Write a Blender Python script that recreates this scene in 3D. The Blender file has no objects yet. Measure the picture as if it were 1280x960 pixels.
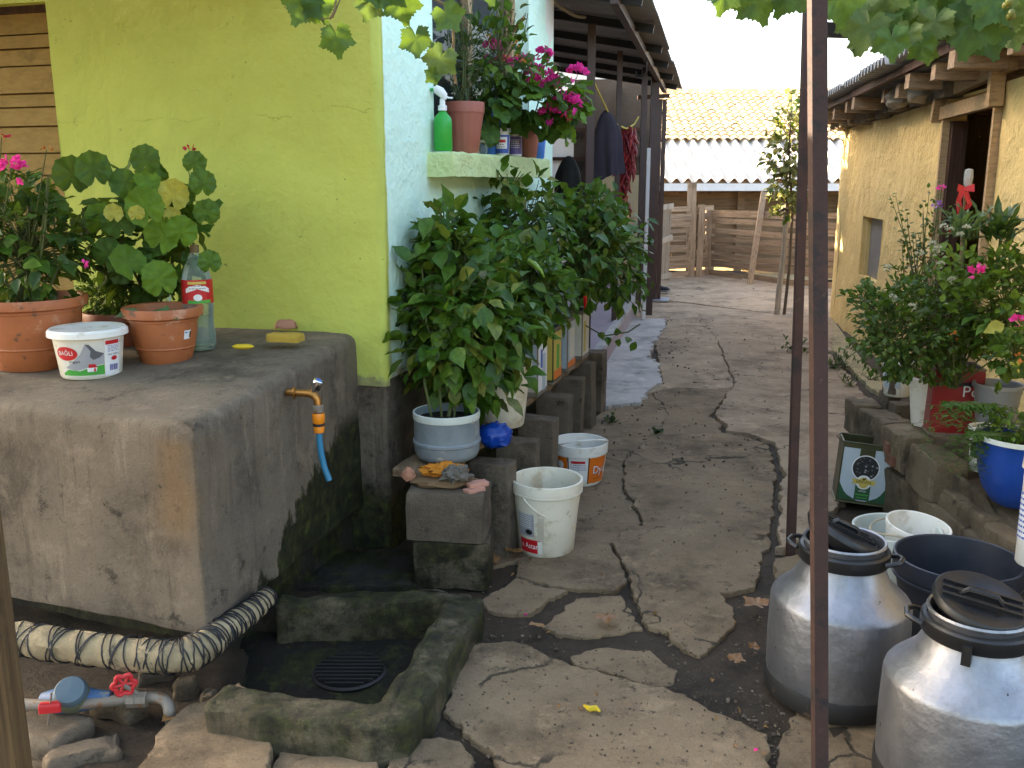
import bpy, bmesh, math, random
from mathutils import Vector, Matrix, Euler, noise
random.seed(7)
rad = math.radians
sc = bpy.context.scene

# ------------------------------------------------------------------ camera, sky, sun, exposure
CAM_H, PITCH, FPX = 1.6, rad(12.4), 1160.0
cam_d = bpy.data.cameras.new('camera'); cam = bpy.data.objects.new('camera', cam_d)
sc.collection.objects.link(cam); sc.camera = cam
cam.location = (0, 0, CAM_H); cam.rotation_euler = (rad(90) - PITCH, 0, 0)
cam_d.sensor_width = 36; cam_d.lens = 36 * FPX / 1280; cam_d.clip_start = .05; cam_d.clip_end = 500

SUN_EL, SUN_AZ = rad(27), rad(-58)          # azimuth measured from +Y towards +X
w = bpy.data.worlds.new('World'); sc.world = w; w.use_nodes = True
wn = w.node_tree.nodes; wl = w.node_tree.links
sky = wn.new('ShaderNodeTexSky'); sky.sky_type = 'NISHITA'; sky.sun_disc = False
sky.sun_elevation = SUN_EL; sky.sun_rotation = SUN_AZ; sky.air_density = 1.0; sky.dust_density = 4.0; sky.ozone_density = .6
wl.new(sky.outputs[0], wn['Background'].inputs[0]); wn['Background'].inputs[1].default_value = .15
sd = bpy.data.lights.new('sun', 'SUN'); sun = bpy.data.objects.new('sun', sd); sc.collection.objects.link(sun)
sd.energy = 5.0; sd.angle = rad(.55); sd.color = (1, .86, .66)
sdir = Vector((math.sin(SUN_AZ) * math.cos(SUN_EL), math.cos(SUN_AZ) * math.cos(SUN_EL), math.sin(SUN_EL)))
sun.rotation_euler = sdir.to_track_quat('Z', 'Y').to_euler(); sun.location = sdir * 30
vs = sc.view_settings
vs.view_transform = 'Standard'; vs.look = 'None'; vs.gamma = 1; vs.use_curve_mapping = False; vs.exposure = 2.8; vs.use_white_balance = True; vs.white_balance_temperature = 6900
sc.cycles.max_bounces = 8; sc.cycles.diffuse_bounces = 5; sc.cycles.use_denoising = True
sc.cycles.transparent_max_bounces = 8

# ------------------------------------------------------------------ where things stand
cP, sP = math.cos(PITCH), math.sin(PITCH)
def ray(px, py):
    a = (px - 640) / FPX; b = -(py - 480) / FPX
    return Vector((a, cP + b * sP, -sP + b * cP))
def G(px, py, z=0.):
    d = ray(px, py); t = (z - CAM_H) / d.z
    return Vector((d.x * t, d.y * t, z))
def A(px, py, Y):
    d = ray(px, py); t = Y / d.y
    return Vector((d.x * t, Y, CAM_H + d.z * t))
class Frame:
    def __init__(s, o, yaw):
        s.o = Vector((o[0], o[1], 0)); y = rad(yaw)
        s.v = Vector((math.sin(y), math.cos(y), 0)); s.u = Vector((-s.v.y, s.v.x, 0)); s.yaw = y
    def __call__(s, a, b, z): return s.o + s.u * a + s.v * b + Vector((0, 0, z))
HF = Frame((-.53, 3.85), 17)       # house corner: a to the left along the facade, b away along the alley
PF = Frame((.50, 6.47), 12)        # porch edge
YF = Frame((3.825, 11.09), 9.8)    # far corner of the yellow shed: a to the left, b away (negative towards the camera)

# ------------------------------------------------------------------ mesh helpers
class MB:
    def __init__(s): s.v = []; s.f = []; s.sm = []
    def add(s, vs, fs, smooth=False):
        n = len(s.v); s.v += [Vector(p) for p in vs]
        s.f += [tuple(i + n for i in f) for f in fs]; s.sm += [smooth] * len(fs); return s
    def box(s, c, d, rot=(0, 0, 0), m=None):
        R = Euler(rot).to_matrix() if m is None else m
        vs = [Vector(c) + R @ Vector((x * d[0] / 2, y * d[1] / 2, z * d[2] / 2)) for z in (-1, 1) for y in (-1, 1) for x in (-1, 1)]
        return s.add(vs, [(0, 2, 3, 1), (4, 5, 7, 6), (0, 1, 5, 4), (2, 6, 7, 3), (0, 4, 6, 2), (1, 3, 7, 5)])
    def bar(s, p, q, wd, th, up=(0, 0, 1)):
        p, q = Vector(p), Vector(q); d = (q - p); L = d.length; d.normalize()
        x = d.cross(Vector(up));
        if x.length < 1e-4: x = d.cross(Vector((0, 1, 0)))
        x.normalize(); z = x.cross(d)
        return s.box((p + q) / 2, (wd, L, th), m=Matrix((x, d, z)).transposed())
    def lathe(s, prof, seg=36, c=(0, 0, 0), smooth=True, m=None, wob=0):
        vs = []; fs = []; n = len(prof); c = Vector(c)
        for i in range(seg):
            a = 2 * math.pi * i / seg
            for r, z in prof:
                rr = r * (1 + (wob * noise.noise(Vector((math.cos(a) * 2, math.sin(a) * 2, z * 6 + c.x))) if wob else 0))
                p = Vector((rr * math.sin(a), -rr * math.cos(a), z)); vs.append(c + (m @ p if m else p))
        for i in range(seg):
            j = (i + 1) % seg
            for k in range(n - 1):
                fs.append((i * n + k, j * n + k, j * n + k + 1, i * n + k + 1))
        return s.add(vs, fs, smooth)
    def tube(s, pts, r, seg=8, smooth=True, closed=False):
        pts = [Vector(p) for p in pts]; n = len(pts); rs = r if isinstance(r, (list, tuple)) else [r] * n
        vs = []; fs = []; pt = None; x = None
        for i, p in enumerate(pts):
            a = pts[(i - 1) % n] if (i > 0 or closed) else p; b = pts[(i + 1) % n] if (i < n - 1 or closed) else p
            t = (b - a).normalized() if (b - a).length > 1e-9 else Vector((0, 0, 1))
            if x is None:
                x = t.cross(Vector((0, 0, 1)))
                if x.length < .05: x = t.cross(Vector((0, 1, 0)))
            x = (x - t * x.dot(t)).normalized(); y = t.cross(x)
            for k in range(seg):
                an = 2 * math.pi * k / seg
                vs.append(p + (x * math.cos(an) + y * math.sin(an)) * rs[i])
        m = n if closed else n - 1
        for i in range(m):
            j = (i + 1) % n
            for k in range(seg):
                l = (k + 1) % seg; fs.append((i * seg + k, i * seg + l, j * seg + l, j * seg + k))
        if not closed:
            fs.append(tuple(range(seg))[::-1]); fs.append(tuple((n - 1) * seg + k for k in range(seg)))
        return s.add(vs, fs, smooth)
    def prism(s, poly, z0, z1, r=.0, corner=.0, res=.05, amp=0, freq=5, jit=0, layers=3, seed=0, smooth=False, zf=None, field=0, cap=0):
        """upright rough block over a plan polygon (anticlockwise), rounded corners and top edge"""
        P = [Vector((p[0], p[1], 0)) for p in poly]
        if sum(P[i].x * P[(i + 1) % len(P)].y - P[(i + 1) % len(P)].x * P[i].y for i in range(len(P))) < 0: P.reverse()
        out = []
        for i, p in enumerate(P):
            a, b = P[i - 1], P[(i + 1) % len(P)]
            if corner > 0:
                c = min(corner, (a - p).length * .45, (b - p).length * .45)
                q0 = p + (a - p).normalized() * c; q1 = p + (b - p).normalized() * c
                for k in range(5):
                    t = k / 4; out.append(q0 * (1 - t) ** 2 + p * 2 * t * (1 - t) + q1 * t * t)
            else: out.append(p)
        ring = []
        for i, p in enumerate(out):
            q = out[(i + 1) % len(out)]; n = max(1, int((q - p).length / res))
            ring += [p.lerp(q, k / n) for k in range(n)]
        n = len(ring); nor = []
        for i in range(n):
            t = (ring[(i + 1) % n] - ring[i - 1]).normalized(); nor.append(Vector((t.y, -t.x, 0)))
        if field: ring = [p + (noise.noise_vector(Vector((p.x * 7, p.y * 7, 3.3))) + .7 * noise.noise_vector(Vector((p.x * 22, p.y * 22, 1.1))) + .35 * noise.noise_vector(Vector((p.x * 60, p.y * 60, 8.1)))) * field for p in ring]; ring = [Vector((p.x, p.y, 0)) for p in ring]
        if jit: ring = [p + nor[i] * jit * (noise.noise(Vector((p.x * 9 + seed, p.y * 9, seed))) + .7 * noise.noise(Vector((p.x * 31, p.y * 31, seed))) + .4 * noise.noise(Vector((p.x * 80, p.y * 80, seed))) - .2) for i, p in enumerate(ring)]
        zt = zf or (lambda p: z1)
        lay = [(0., k / layers) for k in range(layers)]
        vs = []; fs = []
        rows = []
        for ins, t in lay: rows.append([(p - nor[i] * ins, z0 + (zt(p) - r - z0) * t) for i, p in enumerate(ring)])
        if r > 0:
            for k in range(4):
                a = k / 3 * math.pi / 2
                rows.append([(p - nor[i] * r * (1 - math.cos(a)), zt(p) - r + r * math.sin(a)) for i, p in enumerate(ring)])
        else: rows.append([(p, zt(p)) for p in ring])
        for row in rows:
            for p, z in row:
                q = Vector((p.x, p.y, z))
                if amp: q += noise.noise_vector(q * freq + Vector((seed, 0, 0))) * amp + noise.noise_vector(q * freq * 4) * amp * .35
                vs.append(q)
        for a in range(len(rows) - 1):
            for i in range(n):
                j = (i + 1) % n; fs.append((a * n + i, a * n + j, (a + 1) * n + j, (a + 1) * n + i))
        if cap:
            last = vs[(len(rows) - 1) * n:(len(rows)) * n]; cc = sum(last, Vector()) / n; K = cap; b0 = (len(rows) - 1) * n
            for k in range(1, K):
                for p in last:
                    q = p.lerp(cc, k / K); q.z = zt(q) + .006 * noise.noise(q * 5) + .003 * noise.noise(q * 17); vs.append(q)
            vs.append(Vector((cc.x, cc.y, zt(cc))))
            for k in range(K - 1):
                for i in range(n):
                    j = (i + 1) % n; fs.append((b0 + k * n + i, b0 + k * n + j, b0 + (k + 1) * n + j, b0 + (k + 1) * n + i))
            for i in range(n): fs.append((b0 + (K - 1) * n + i, b0 + (K - 1) * n + (i + 1) % n, len(vs) - 1))
        else: fs.append(tuple((len(rows) - 1) * n + i for i in range(n)))
        fs.append(tuple(range(n))[::-1])
        return s.add(vs, fs, smooth)
    def rough_box(s, c, d, rz=0, r=.012, amp=.006, freq=9, res=.05, seed=None, tilt=None, smooth=False):
        n0 = len(s.v); x, y = d[0] / 2, d[1] / 2
        s.prism([(-x, -y), (x, -y), (x, y), (-x, y)], -d[2] / 2, d[2] / 2, r=r, corner=max(r, .008), res=res, amp=amp, freq=freq, seed=random.random() * 50 if seed is None else seed, smooth=smooth, cap=4 if amp > .004 else 0)
        R = Euler((tilt or (0, 0, 0))[:2] + (rz,)).to_matrix() if tilt else Matrix.Rotation(rz, 3, 'Z')
        for i in range(n0, len(s.v)): s.v[i] = Vector(c) + R @ s.v[i]
        return s
    def xform(s, M): s.v = [M @ p for p in s.v]; return s
    def wall(s, o, du, L, H, holes=(), thick=.25, res=.15, amp=.0, zb=0., back=True):
        """wall standing on o, running along du for L; outward normal is to the right of du; holes (x0,x1,z0,z1)"""
        du = Vector(du).normalized(); nr = Vector((du.y, -du.x, 0)); o = Vector(o)
        xs = {0., L}; zs = {zb, H}
        for h in holes: xs |= {h[0], h[1]}; zs |= {h[2], h[3]}
        def fill(v):
            v = sorted(v); out = []
            for a, b in zip(v, v[1:]):
                n = max(1, int((b - a) / res)); out += [a + (b - a) * k / n for k in range(n)]
            return out + [v[-1]]
        xs = fill(xs); zs = fill(zs); ix = {}
        def pt(i, j):
            if (i, j) not in ix:
                p = o + du * xs[i] + Vector((0, 0, zs[j])); q = p * 1.7
                p += nr * amp * min(1., min(xs[i], L - xs[i]) / .2) * (noise.noise(q) + .5 * noise.noise(q * 3.1)); ix[i, j] = len(s.v); s.v.append(p)
            return ix[i, j]
        for i in range(len(xs) - 1):
            for j in range(len(zs) - 1):
                x, z = (xs[i] + xs[i + 1]) / 2, (zs[j] + zs[j + 1]) / 2
                if any(h[0] < x < h[1] and h[2] < z < h[3] for h in holes): continue
                s.f.append((pt(i, j), pt(i + 1, j), pt(i + 1, j + 1), pt(i, j + 1))); s.sm.append(amp > 0)
        def quad(a, b):
            a3, b3 = [o + du * p[0] + Vector((0, 0, p[1])) + nr * amp * .0 for p in (a, b)]
            s.add([a3 + nr * .0, b3, b3 - nr * thick, a3 - nr * thick], [(0, 1, 2, 3)])
        for x0, x1, z0, z1 in holes:
            for a, b in (((x0, z0), (x1, z0)), ((x1, z0), (x1, z1)), ((x1, z1), (x0, z1)), ((x0, z1), (x0, z0))): quad(a, b)
        for a, b in (((0, zb), (L, zb)), ((L, zb), (L, H)), ((L, H), (0, H)), ((0, H), (0, zb))): quad(a, b)
        if back:
            n = len(s.v)
            for (x0, x1, z0, z1) in solid_rects(L, zb, H, holes):
                s.add([o + du * x + Vector((0, 0, z)) - nr * thick for x, z in ((x0, z0), (x0, z1), (x1, z1), (x1, z0))], [(0, 1, 2, 3)])
        return s
    def obj(s, name, mat, parent=None, local=False, smooth=None):
        me = bpy.data.meshes.new(name)
        off = Vector((0, 0, 0))
        if parent is not None and not local: off = wloc(parent)
        me.from_pydata([tuple(p - off) for p in s.v], [], s.f)
        me.polygons.foreach_set('use_smooth', [bool(x) if smooth is None else smooth for x in s.sm])
        me.materials.append(mat); me.update()
        if any(s.sm) and len(s.f) < 60000: me.set_sharp_from_angle(angle=rad(38))
        return link(bpy.data.objects.new(name, me), parent)
def solid_rects(L, zb, H, holes):
    xs = sorted({0., L} | {h[0] for h in holes} | {h[1] for h in holes}); zs = sorted({zb, H} | {h[2] for h in holes} | {h[3] for h in holes})
    for a, b in zip(xs, xs[1:]):
        for c, d in zip(zs, zs[1:]):
            if not any(h[0] < (a + b) / 2 < h[1] and h[2] < (c + d) / 2 < h[3] for h in holes): yield a, b, c, d
def wloc(o):
    l = Vector(o.location)
    while o.parent: o = o.parent; l += Vector(o.location)
    return l
def link(o, parent=None):
    sc.collection.objects.link(o)
    if parent is not None: o.parent = parent
    return o
def tag(o, label=None, cat=None, group=None, kind=None):
    for k, v in (('label', label), ('category', cat), ('group', group), ('kind', kind)):
        if v: o[k] = v
    return o
def thing(name, label, cat, loc=(0, 0, 0), rz=0, group=None, tilt=None):
    o = bpy.data.objects.new(name, None); o.empty_display_size = .1; sc.collection.objects.link(o)
    o.location = loc; o.rotation_euler = (tilt[0], tilt[1], rz) if tilt else (0, 0, rz)
    return tag(o, label, cat, group)
def facing(p): return math.atan2(-p[0], p[1])      # turns local -Y towards the viewer's place
_tx = {}
def text_geo(s, size):
    cu = bpy.data.curves.new('t', 'FONT'); cu.body = s; cu.size = size; cu.align_x = 'CENTER'; cu.align_y = 'CENTER'; cu.resolution_u = 3
    ob = bpy.data.objects.new('t', cu); me = bpy.data.meshes.new_from_object(ob)
    vs = [v.co.copy() for v in me.vertices]; fs = [tuple(p.vertices) for p in me.polygons]
    bpy.data.objects.remove(ob); bpy.data.meshes.remove(me); bpy.data.curves.remove(cu)
    return vs, fs
def wrap(mb, vs, fs, rf, phi0, z0, off=.0012, sx=1, sy=1, rot=0):
    """bend flat print (x right, y up) round an upright cone of radius rf(z)"""
    c, s_ = math.cos(rot), math.sin(rot); out = []
    for v in vs:
        x, y = (v[0] * c - v[1] * s_) * sx, (v[0] * s_ + v[1] * c) * sy
        z = z0 + y; r = rf(z) + off; a = phi0 + x / rf(z0)
        out.append((r * math.sin(a), -r * math.cos(a), z))
    mb.add(out, fs)
def patch(mb, rf, phi0, z0, wd, ht, off=.0008, n=10):
    vs = []; fs = []
    for i in range(n + 1):
        for j in range(3): vs.append((-wd / 2 + wd * i / n, -ht / 2 + ht * j / 2))
    for i in range(n):
        for j in range(2): fs.append((i * 3 + j, i * 3 + 3 + j, i * 3 + 4 + j, i * 3 + 1 + j))
    wrap(mb, vs, fs, rf, phi0, z0, off)
def shape(mb, rf, phi0, z0, pts, off, closed_fan=True):
    """a flat printed outline, subdivided as a fan of small triangles round its middle"""
    P = []
    for i, p in enumerate(pts):
        q = pts[(i + 1) % len(pts)]; k = max(1, int(math.hypot(q[0] - p[0], q[1] - p[1]) / .007)); P += [(p[0] + (q[0] - p[0]) * t / k, p[1] + (q[1] - p[1]) * t / k) for t in range(k)]
    c = (sum(p[0] for p in pts) / len(pts), sum(p[1] for p in pts) / len(pts)); n = len(P); K = 7; vs = [c]; fs = []
    for r in range(1, K + 1): vs += [(c[0] + (p[0] - c[0]) * r / K, c[1] + (p[1] - c[1]) * r / K) for p in P]
    for i in range(n):
        j = (i + 1) % n; fs.append((0, 1 + i, 1 + j))
        for r in range(K - 1): a = 1 + r * n; fs.append((a + i, a + n + i, a + n + j, a + j))
    wrap(mb, vs, fs, rf, phi0, z0, off)
def ellipse(a, b, n=28, x=0, y=0): return [(x + a * math.cos(2 * math.pi * k / n), y + b * math.sin(2 * math.pi * k / n)) for k in range(n)]

# ------------------------------------------------------------------ materials
def new_mat(name):
    m = bpy.data.materials.new(name); m.use_nodes = True; nt = m.node_tree
    b = nt.nodes['Principled BSDF']
    return m, nt, b
class NT:
    def __init__(s, nt): s.nt = nt
    def n(s, t, **k):
        x = s.nt.nodes.new(t)
        for a, v in k.items():
            if a.startswith('i_'): x.inputs[int(a[2:]) if a[2:].isdigit() else a[2:]].default_value = v
            else: setattr(x, a, v)
        return x
    def l(s, a, b): s.nt.links.new(a, b); return b
    def noise(s, vec, scale, detail=5, rough=.6):
        x = s.n('ShaderNodeTexNoise'); x.inputs['Scale'].default_value = scale; x.inputs['Detail'].default_value = detail; x.inputs['Roughness'].default_value = rough
        if vec is not None: s.l(vec, x.inputs['Vector'])
        return x.outputs['Fac']
    def ramp(s, fac, stops):
        x = s.n('ShaderNodeValToRGB'); el = x.color_ramp.elements
        while len(el) < len(stops): el.new(.5)
        for e, (p, c) in zip(el, stops): e.position = p; e.color = c if len(c) == 4 else tuple(c) + (1,)
        s.l(fac, x.inputs[0]); return x.outputs[0]
    def mix(s, fac, a, b, mode='MIX'):
        x = s.n('ShaderNodeMix', data_type='RGBA', blend_type=mode)
        for i, v in ((0, fac), (6, a), (7, b)):
            if isinstance(v, (int, float)): x.inputs[i].default_value = v
            elif isinstance(v, tuple): x.inputs[i].default_value = v if len(v) == 4 else v + (1,)
            else: s.l(v, x.inputs[i])
        return x.outputs[2]
    def math(s, op, a, b=None, clamp=False):
        x = s.n('ShaderNodeMath', operation=op, use_clamp=clamp)
        for i, v in ((0, a), (1, b)):
            if v is None: continue
            if isinstance(v, (int, float)): x.inputs[i].default_value = v
            else: s.l(v, x.inputs[i])
        return x.outputs[0]
    def smooth(s, v, lo, hi):
        x = s.n('ShaderNodeMapRange', interpolation_type='SMOOTHSTEP'); s.l(v, x.inputs[0])
        x.inputs[1].default_value = lo; x.inputs[2].default_value = hi; return x.outputs[0]
    def bump(s, h, strength, dist=.01, nrm=None):
        x = s.n('ShaderNodeBump'); x.inputs['Strength'].default_value = strength; x.inputs['Distance'].default_value = dist
        s.l(h, x.inputs['Height'])
        if nrm is not None: s.l(nrm, x.inputs['Normal'])
        return x.outputs[0]
    def pos(s): return s.n('ShaderNodeNewGeometry').outputs['Position']
    def ocoord(s): return s.n('ShaderNodeTexCoord').outputs['Object']
    def rnd(s): return s.n('ShaderNodeObjectInfo').outputs['Random']
    def scale(s, vec, xyz):
        x = s.n('ShaderNodeVectorMath', operation='MULTIPLY'); s.l(vec, x.inputs[0]); x.inputs[1].default_value = xyz; return x.outputs[0]
def M(name, c1, c2=None, rough=.7, ns=5, bump=.15, bs=60, dist=.004, metal=0, spec=.5, spots=None, spots2=None, rnd=0, stretch=None, world=True, rv=.12):
    m, nt, b = new_mat(name); t = NT(nt)
    v = t.pos() if world else t.ocoord()
    if stretch: v = t.scale(v, stretch)
    c2 = c2 or tuple(x * .8 for x in c1)
    f = t.noise(v, ns, 6, .65)
    col = t.ramp(f, [(.3, c1), (.7, c2)])
    for sp in (spots, spots2):
        if sp:
            k = t.smooth(t.noise(v, sp[1], 5, .7), sp[2], sp[2] + sp[3]); col = t.mix(k, col, sp[0])
    if rnd:
        r = t.math('MULTIPLY_ADD', t.rnd(), rnd); r.node.inputs[2].default_value = 1 - rnd / 2
        cc = t.n('ShaderNodeCombineColor');
        for i in range(3): t.l(r, cc.inputs[i])
        col = t.mix(1., col, cc.outputs[0], 'MULTIPLY')
    t.l(col, b.inputs['Base Color']); b.inputs['Metallic'].default_value = metal; b.inputs['Specular IOR Level'].default_value = spec
    rr = t.math('MULTIPLY_ADD', t.noise(v, ns * 3, 3), rv); rr.node.inputs[2].default_value = rough - rv / 2
    t.l(rr, b.inputs['Roughness'])
    if bump: t.l(t.bump(t.noise(v, bs, 6, .7), bump, dist), b.inputs['Normal'])
    return m
def flat(name, c, rough=.5, metal=0, spec=.5):
    m, nt, b = new_mat(name); t = NT(nt)
    f = t.noise(t.ocoord(), 30, 3); t.l(t.ramp(f, [(.3, c), (.8, tuple(x * .86 for x in c))]), b.inputs['Base Color'])
    b.inputs['Roughness'].default_value = rough; b.inputs['Metallic'].default_value = metal; b.inputs['Specular IOR Level'].default_value = spec
    return m
def leaf_mat(name, cols, trans=.35, rough=.42, spec=.35, tcol=None, vein=0):
    m, nt, b = new_mat(name); t = NT(nt); out = nt.nodes['Material Output']
    g = t.n('ShaderNodeNewGeometry')
    r = t.math('FRACT', t.math('ADD', g.outputs['Random Per Island'], t.rnd()))
    n = len(cols); col = t.ramp(r, [((i + .0) / max(1, n - 1), c) for i, c in enumerate(cols)])
    f = t.smooth(t.noise(t.pos(), 38, 5, .7), .38, .62); col = t.mix(f, col, t.mix(.55, col, tuple(x * .5 for x in cols[0])), 'MIX')
    t.l(col, b.inputs['Base Color']); b.inputs['Roughness'].default_value = rough; b.inputs['Specular IOR Level'].default_value = spec
    tr = t.n('ShaderNodeBsdfTranslucent'); t.l(t.mix(.6, col, tcol or (.22, .34, .03), 'MIX'), tr.inputs[0])
    mx = t.n('ShaderNodeMixShader'); mx.inputs[0].default_value = trans
    t.l(b.outputs[0], mx.inputs[1]); t.l(tr.outputs[0], mx.inputs[2]); t.l(mx.outputs[0], out.inputs[0])
    t.l(t.bump(t.noise(t.pos(), 90, 4), .5, .004), b.inputs['Normal'])
    return m
def plaster(name, c1, c2, stain=(.20, .17, .06), amp=.5, crack=True, dirt_z=None, edge=None):
    m, nt, b = new_mat(name); t = NT(nt); v = t.pos()
    col = t.ramp(t.noise(v, 2.2, 7, .65), [(.3, c1), (.72, c2)])
    col = t.mix(t.math('MULTIPLY', t.smooth(t.noise(t.scale(v, (9, 9, 1.2)), 1.4, 5), .56, .75), .10), col, stain)
    col = t.mix(t.smooth(t.noise(v, 34, 2), .735, .76), col, tuple(x * .45 for x in c1))
    h = t.noise(v, 26, 6, .65); h2 = t.noise(v, 5, 4)
    nrm = t.bump(h, .55 * amp, .016); nrm = t.bump(h2, .9 * amp, .04, nrm)
    if crack:
        z = t.n('ShaderNodeSeparateXYZ'); t.l(v, z.inputs[0])
        wav = t.math('MULTIPLY', t.math('SUBTRACT', t.noise(v, 3.5, 6, .7), .5), .16)
        d = t.math('ABSOLUTE', t.math('SUBTRACT', t.math('ADD', z.outputs[2], wav), 1.86))
        k = t.math('MULTIPLY', t.math('SUBTRACT', 1., t.smooth(d, .0008, .004)), t.smooth(t.noise(v, 2.6, 3), .47, .6))
        col = t.mix(t.math('MULTIPLY', k, .3), col, tuple(x * .35 for x in c2)); nrm = t.bump(t.math('SUBTRACT', 1., k), .4, .004, nrm)
    if dirt_z is not None:
        z = t.n('ShaderNodeSeparateXYZ'); t.l(v, z.inputs[0])
        e = t.math('ADD', z.outputs[2], t.math('MULTIPLY', t.math('SUBTRACT', t.noise(v, 9, 6, .7), .5), .22))
        k = t.math('SUBTRACT', 1., t.smooth(e, dirt_z[0], dirt_z[1])); col = t.mix(k, col, dirt_z[2])
    if edge:      # plain facade lime kept at the corner, before the painted sky tint
        dp = t.n('ShaderNodeVectorMath', operation='DOT_PRODUCT'); t.l(v, dp.inputs[0]); dp.inputs[1].default_value = tuple(HF.v)
        e = t.math('ADD', t.math('SUBTRACT', dp.outputs['Value'], HF.o.dot(HF.v)), t.math('MULTIPLY', t.math('SUBTRACT', t.noise(t.scale(v, (1, 1, .5)), 9, 6, .7), .5), .06))
        col = t.mix(t.math('SUBTRACT', 1., t.smooth(e, .045, .055)), col, edge)
    col = t.mix(t.math('MULTIPLY', t.smooth(t.noise(v, 1.1, 8, .72), .52, .62), .28), col, tuple(min(1, x * 1.22 + .02) for x in c1))
    col = t.mix(t.math('MULTIPLY', t.smooth(t.noise(v, 12, 6, .8), .62, .68), .35), col, stain)
    t.l(col, b.inputs['Base Color']); b.inputs['Roughness'].default_value = .85; b.inputs['Specular IOR Level'].default_value = .25; t.l(nrm, b.inputs['Normal'])
    return m
def concrete(name, c1, c2, moss=None, streak=.5, bumpk=.6, rough=.88, spots=True, cracks=0, dark=(.035, .03, .022), sand=None, orange=None, rnd=0):
    """moss = (function t, v -> mask) gives growth with a shape of its own"""
    m, nt, b = new_mat(name); t = NT(nt); v = t.pos()
    col = t.ramp(t.noise(v, 3.2, 8, .68), [(.28, c1), (.72, c2)])
    col = t.mix(t.math('MULTIPLY', t.smooth(t.noise(t.scale(v, (1, 1, .05)), 26, 5, .7), .56, .66), streak * .8), col, tuple(x * .5 for x in c2)) if streak else col
    col = t.mix(t.math('MULTIPLY', t.smooth(t.noise(t.scale(v, (1, 1, .12)), 14, 7, .75), .55, .68), streak), col, tuple(min(1, x * 1.5) for x in c1))
    col = t.mix(t.math('MULTIPLY', t.smooth(t.noise(v, 1.6, 8, .75), .47, .66), .8), col, tuple(x * .5 for x in c2))
    col = t.mix(t.math('MULTIPLY', t.smooth(t.noise(v, 5.5, 7, .75), .53, .66), .55), col, tuple(min(1, x * 1.35) for x in c1))
    if sand: col = t.mix(t.math('MULTIPLY', t.smooth(t.noise(v, .9, 5, .6), .5, .62), .6), col, sand)
    if orange: col = t.mix(t.math('MULTIPLY', orange(t, v), .55), col, (.26, .15, .06))
    gr = t.noise(v, 160, 3, .8)
    col = t.mix(t.math('MULTIPLY', t.smooth(gr, .56, .7), .35), col, tuple(min(1, x * 1.7) for x in c1))
    col = t.mix(t.math('MULTIPLY', t.smooth(t.noise(v, 95, 3, .8), .58, .68), .45), col, tuple(x * .35 for x in c2))
    if spots: col = t.mix(t.math('MULTIPLY', t.smooth(t.noise(v, 7.5, 8, .8), .57, .66), .8), col, dark)
    h = t.math('ADD', t.math('MULTIPLY', t.noise(v, 15, 9, .78), 1.), t.math('MULTIPLY', gr, .22))
    if cracks:
        vo = t.n('ShaderNodeTexVoronoi', feature='DISTANCE_TO_EDGE'); vo.inputs['Scale'].default_value = cracks
        wv = t.n('ShaderNodeVectorMath', operation='ADD'); t.l(v, wv.inputs[0])
        nn = t.n('ShaderNodeTexNoise'); nn.inputs['Scale'].default_value = 4; nn.inputs['Detail'].default_value = 6; t.l(v, nn.inputs['Vector'])
        sc_ = t.scale(nn.outputs['Color'], (.5, .5, .0)); t.l(sc_, wv.inputs[1]); t.l(wv.outputs[0], vo.inputs['Vector'])
        k = t.math('MULTIPLY', t.math('SUBTRACT', 1., t.smooth(vo.outputs['Distance'], .002, .014)), t.smooth(t.noise(v, 1.7, 3), .5, .58))
        col = t.mix(t.math('MULTIPLY', k, .85), col, dark); h = t.math('SUBTRACT', h, t.math('MULTIPLY', k, .5))
    rg = rough
    if moss:
        k = moss(t, v)
        mc = t.ramp(t.noise(v, 22, 5, .7), [(.35, (.008, .007, .004)), (.55, (.03, .032, .008)), (.72, (.075, .085, .018))])
        col = t.mix(k, col, mc)
        r_ = t.math('MULTIPLY_ADD', k, -.35); r_.node.inputs[2].default_value = rough; t.l(r_, b.inputs['Roughness'])
    else: b.inputs['Roughness'].default_value = rough
    if rnd:
        r = t.math('MULTIPLY_ADD', t.rnd(), rnd); r.node.inputs[2].default_value = 1 - rnd / 2
        cc = t.n('ShaderNodeCombineColor')
        for i in range(3): t.l(r, cc.inputs[i])
        col = t.mix(1., col, cc.outputs[0], 'MULTIPLY')
    t.l(col, b.inputs['Base Color']); b.inputs['Specular IOR Level'].default_value = .3
    t.l(t.bump(h, bumpk, .03), b.inputs['Normal'])
    return m
def xyz(t, v):
    s = t.n('ShaderNodeSeparateXYZ'); t.l(v, s.inputs[0]); return s.outputs
def moss_tank(t, v):        # growth on the wet lower back of the tank's side
    x, y, z = xyz(t, v); y = t.math('ADD', t.math('MULTIPLY', t.math('ADD', x, .95), .348), t.math('MULTIPLY', t.math('SUBTRACT', y, 2.68), .938)); n = t.math('SUBTRACT', t.noise(t.scale(v, (1, 1, .45)), 7, 6, .7), .5)
    lim = t.math('ADD', t.math('MULTIPLY', y, .55), .02)
    e = t.math('SUBTRACT', t.math('ADD', z, t.math('MULTIPLY', n, .75)), lim)
    return t.math('MULTIPLY', t.math('SUBTRACT', 1., t.smooth(e, .0, .05)), t.math('SUBTRACT', 1., t.smooth(z, .56, .68)))
def moss_low(zmax, nscale=8, amp=.3):
    def f(t, v):
        x, y, z = xyz(t, v); n = t.math('SUBTRACT', t.noise(v, nscale, 6, .7), .5)
        return t.math('SUBTRACT', 1., t.smooth(t.math('ADD', z, t.math('MULTIPLY', n, amp)), zmax - .04, zmax + .05))
    return f
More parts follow.
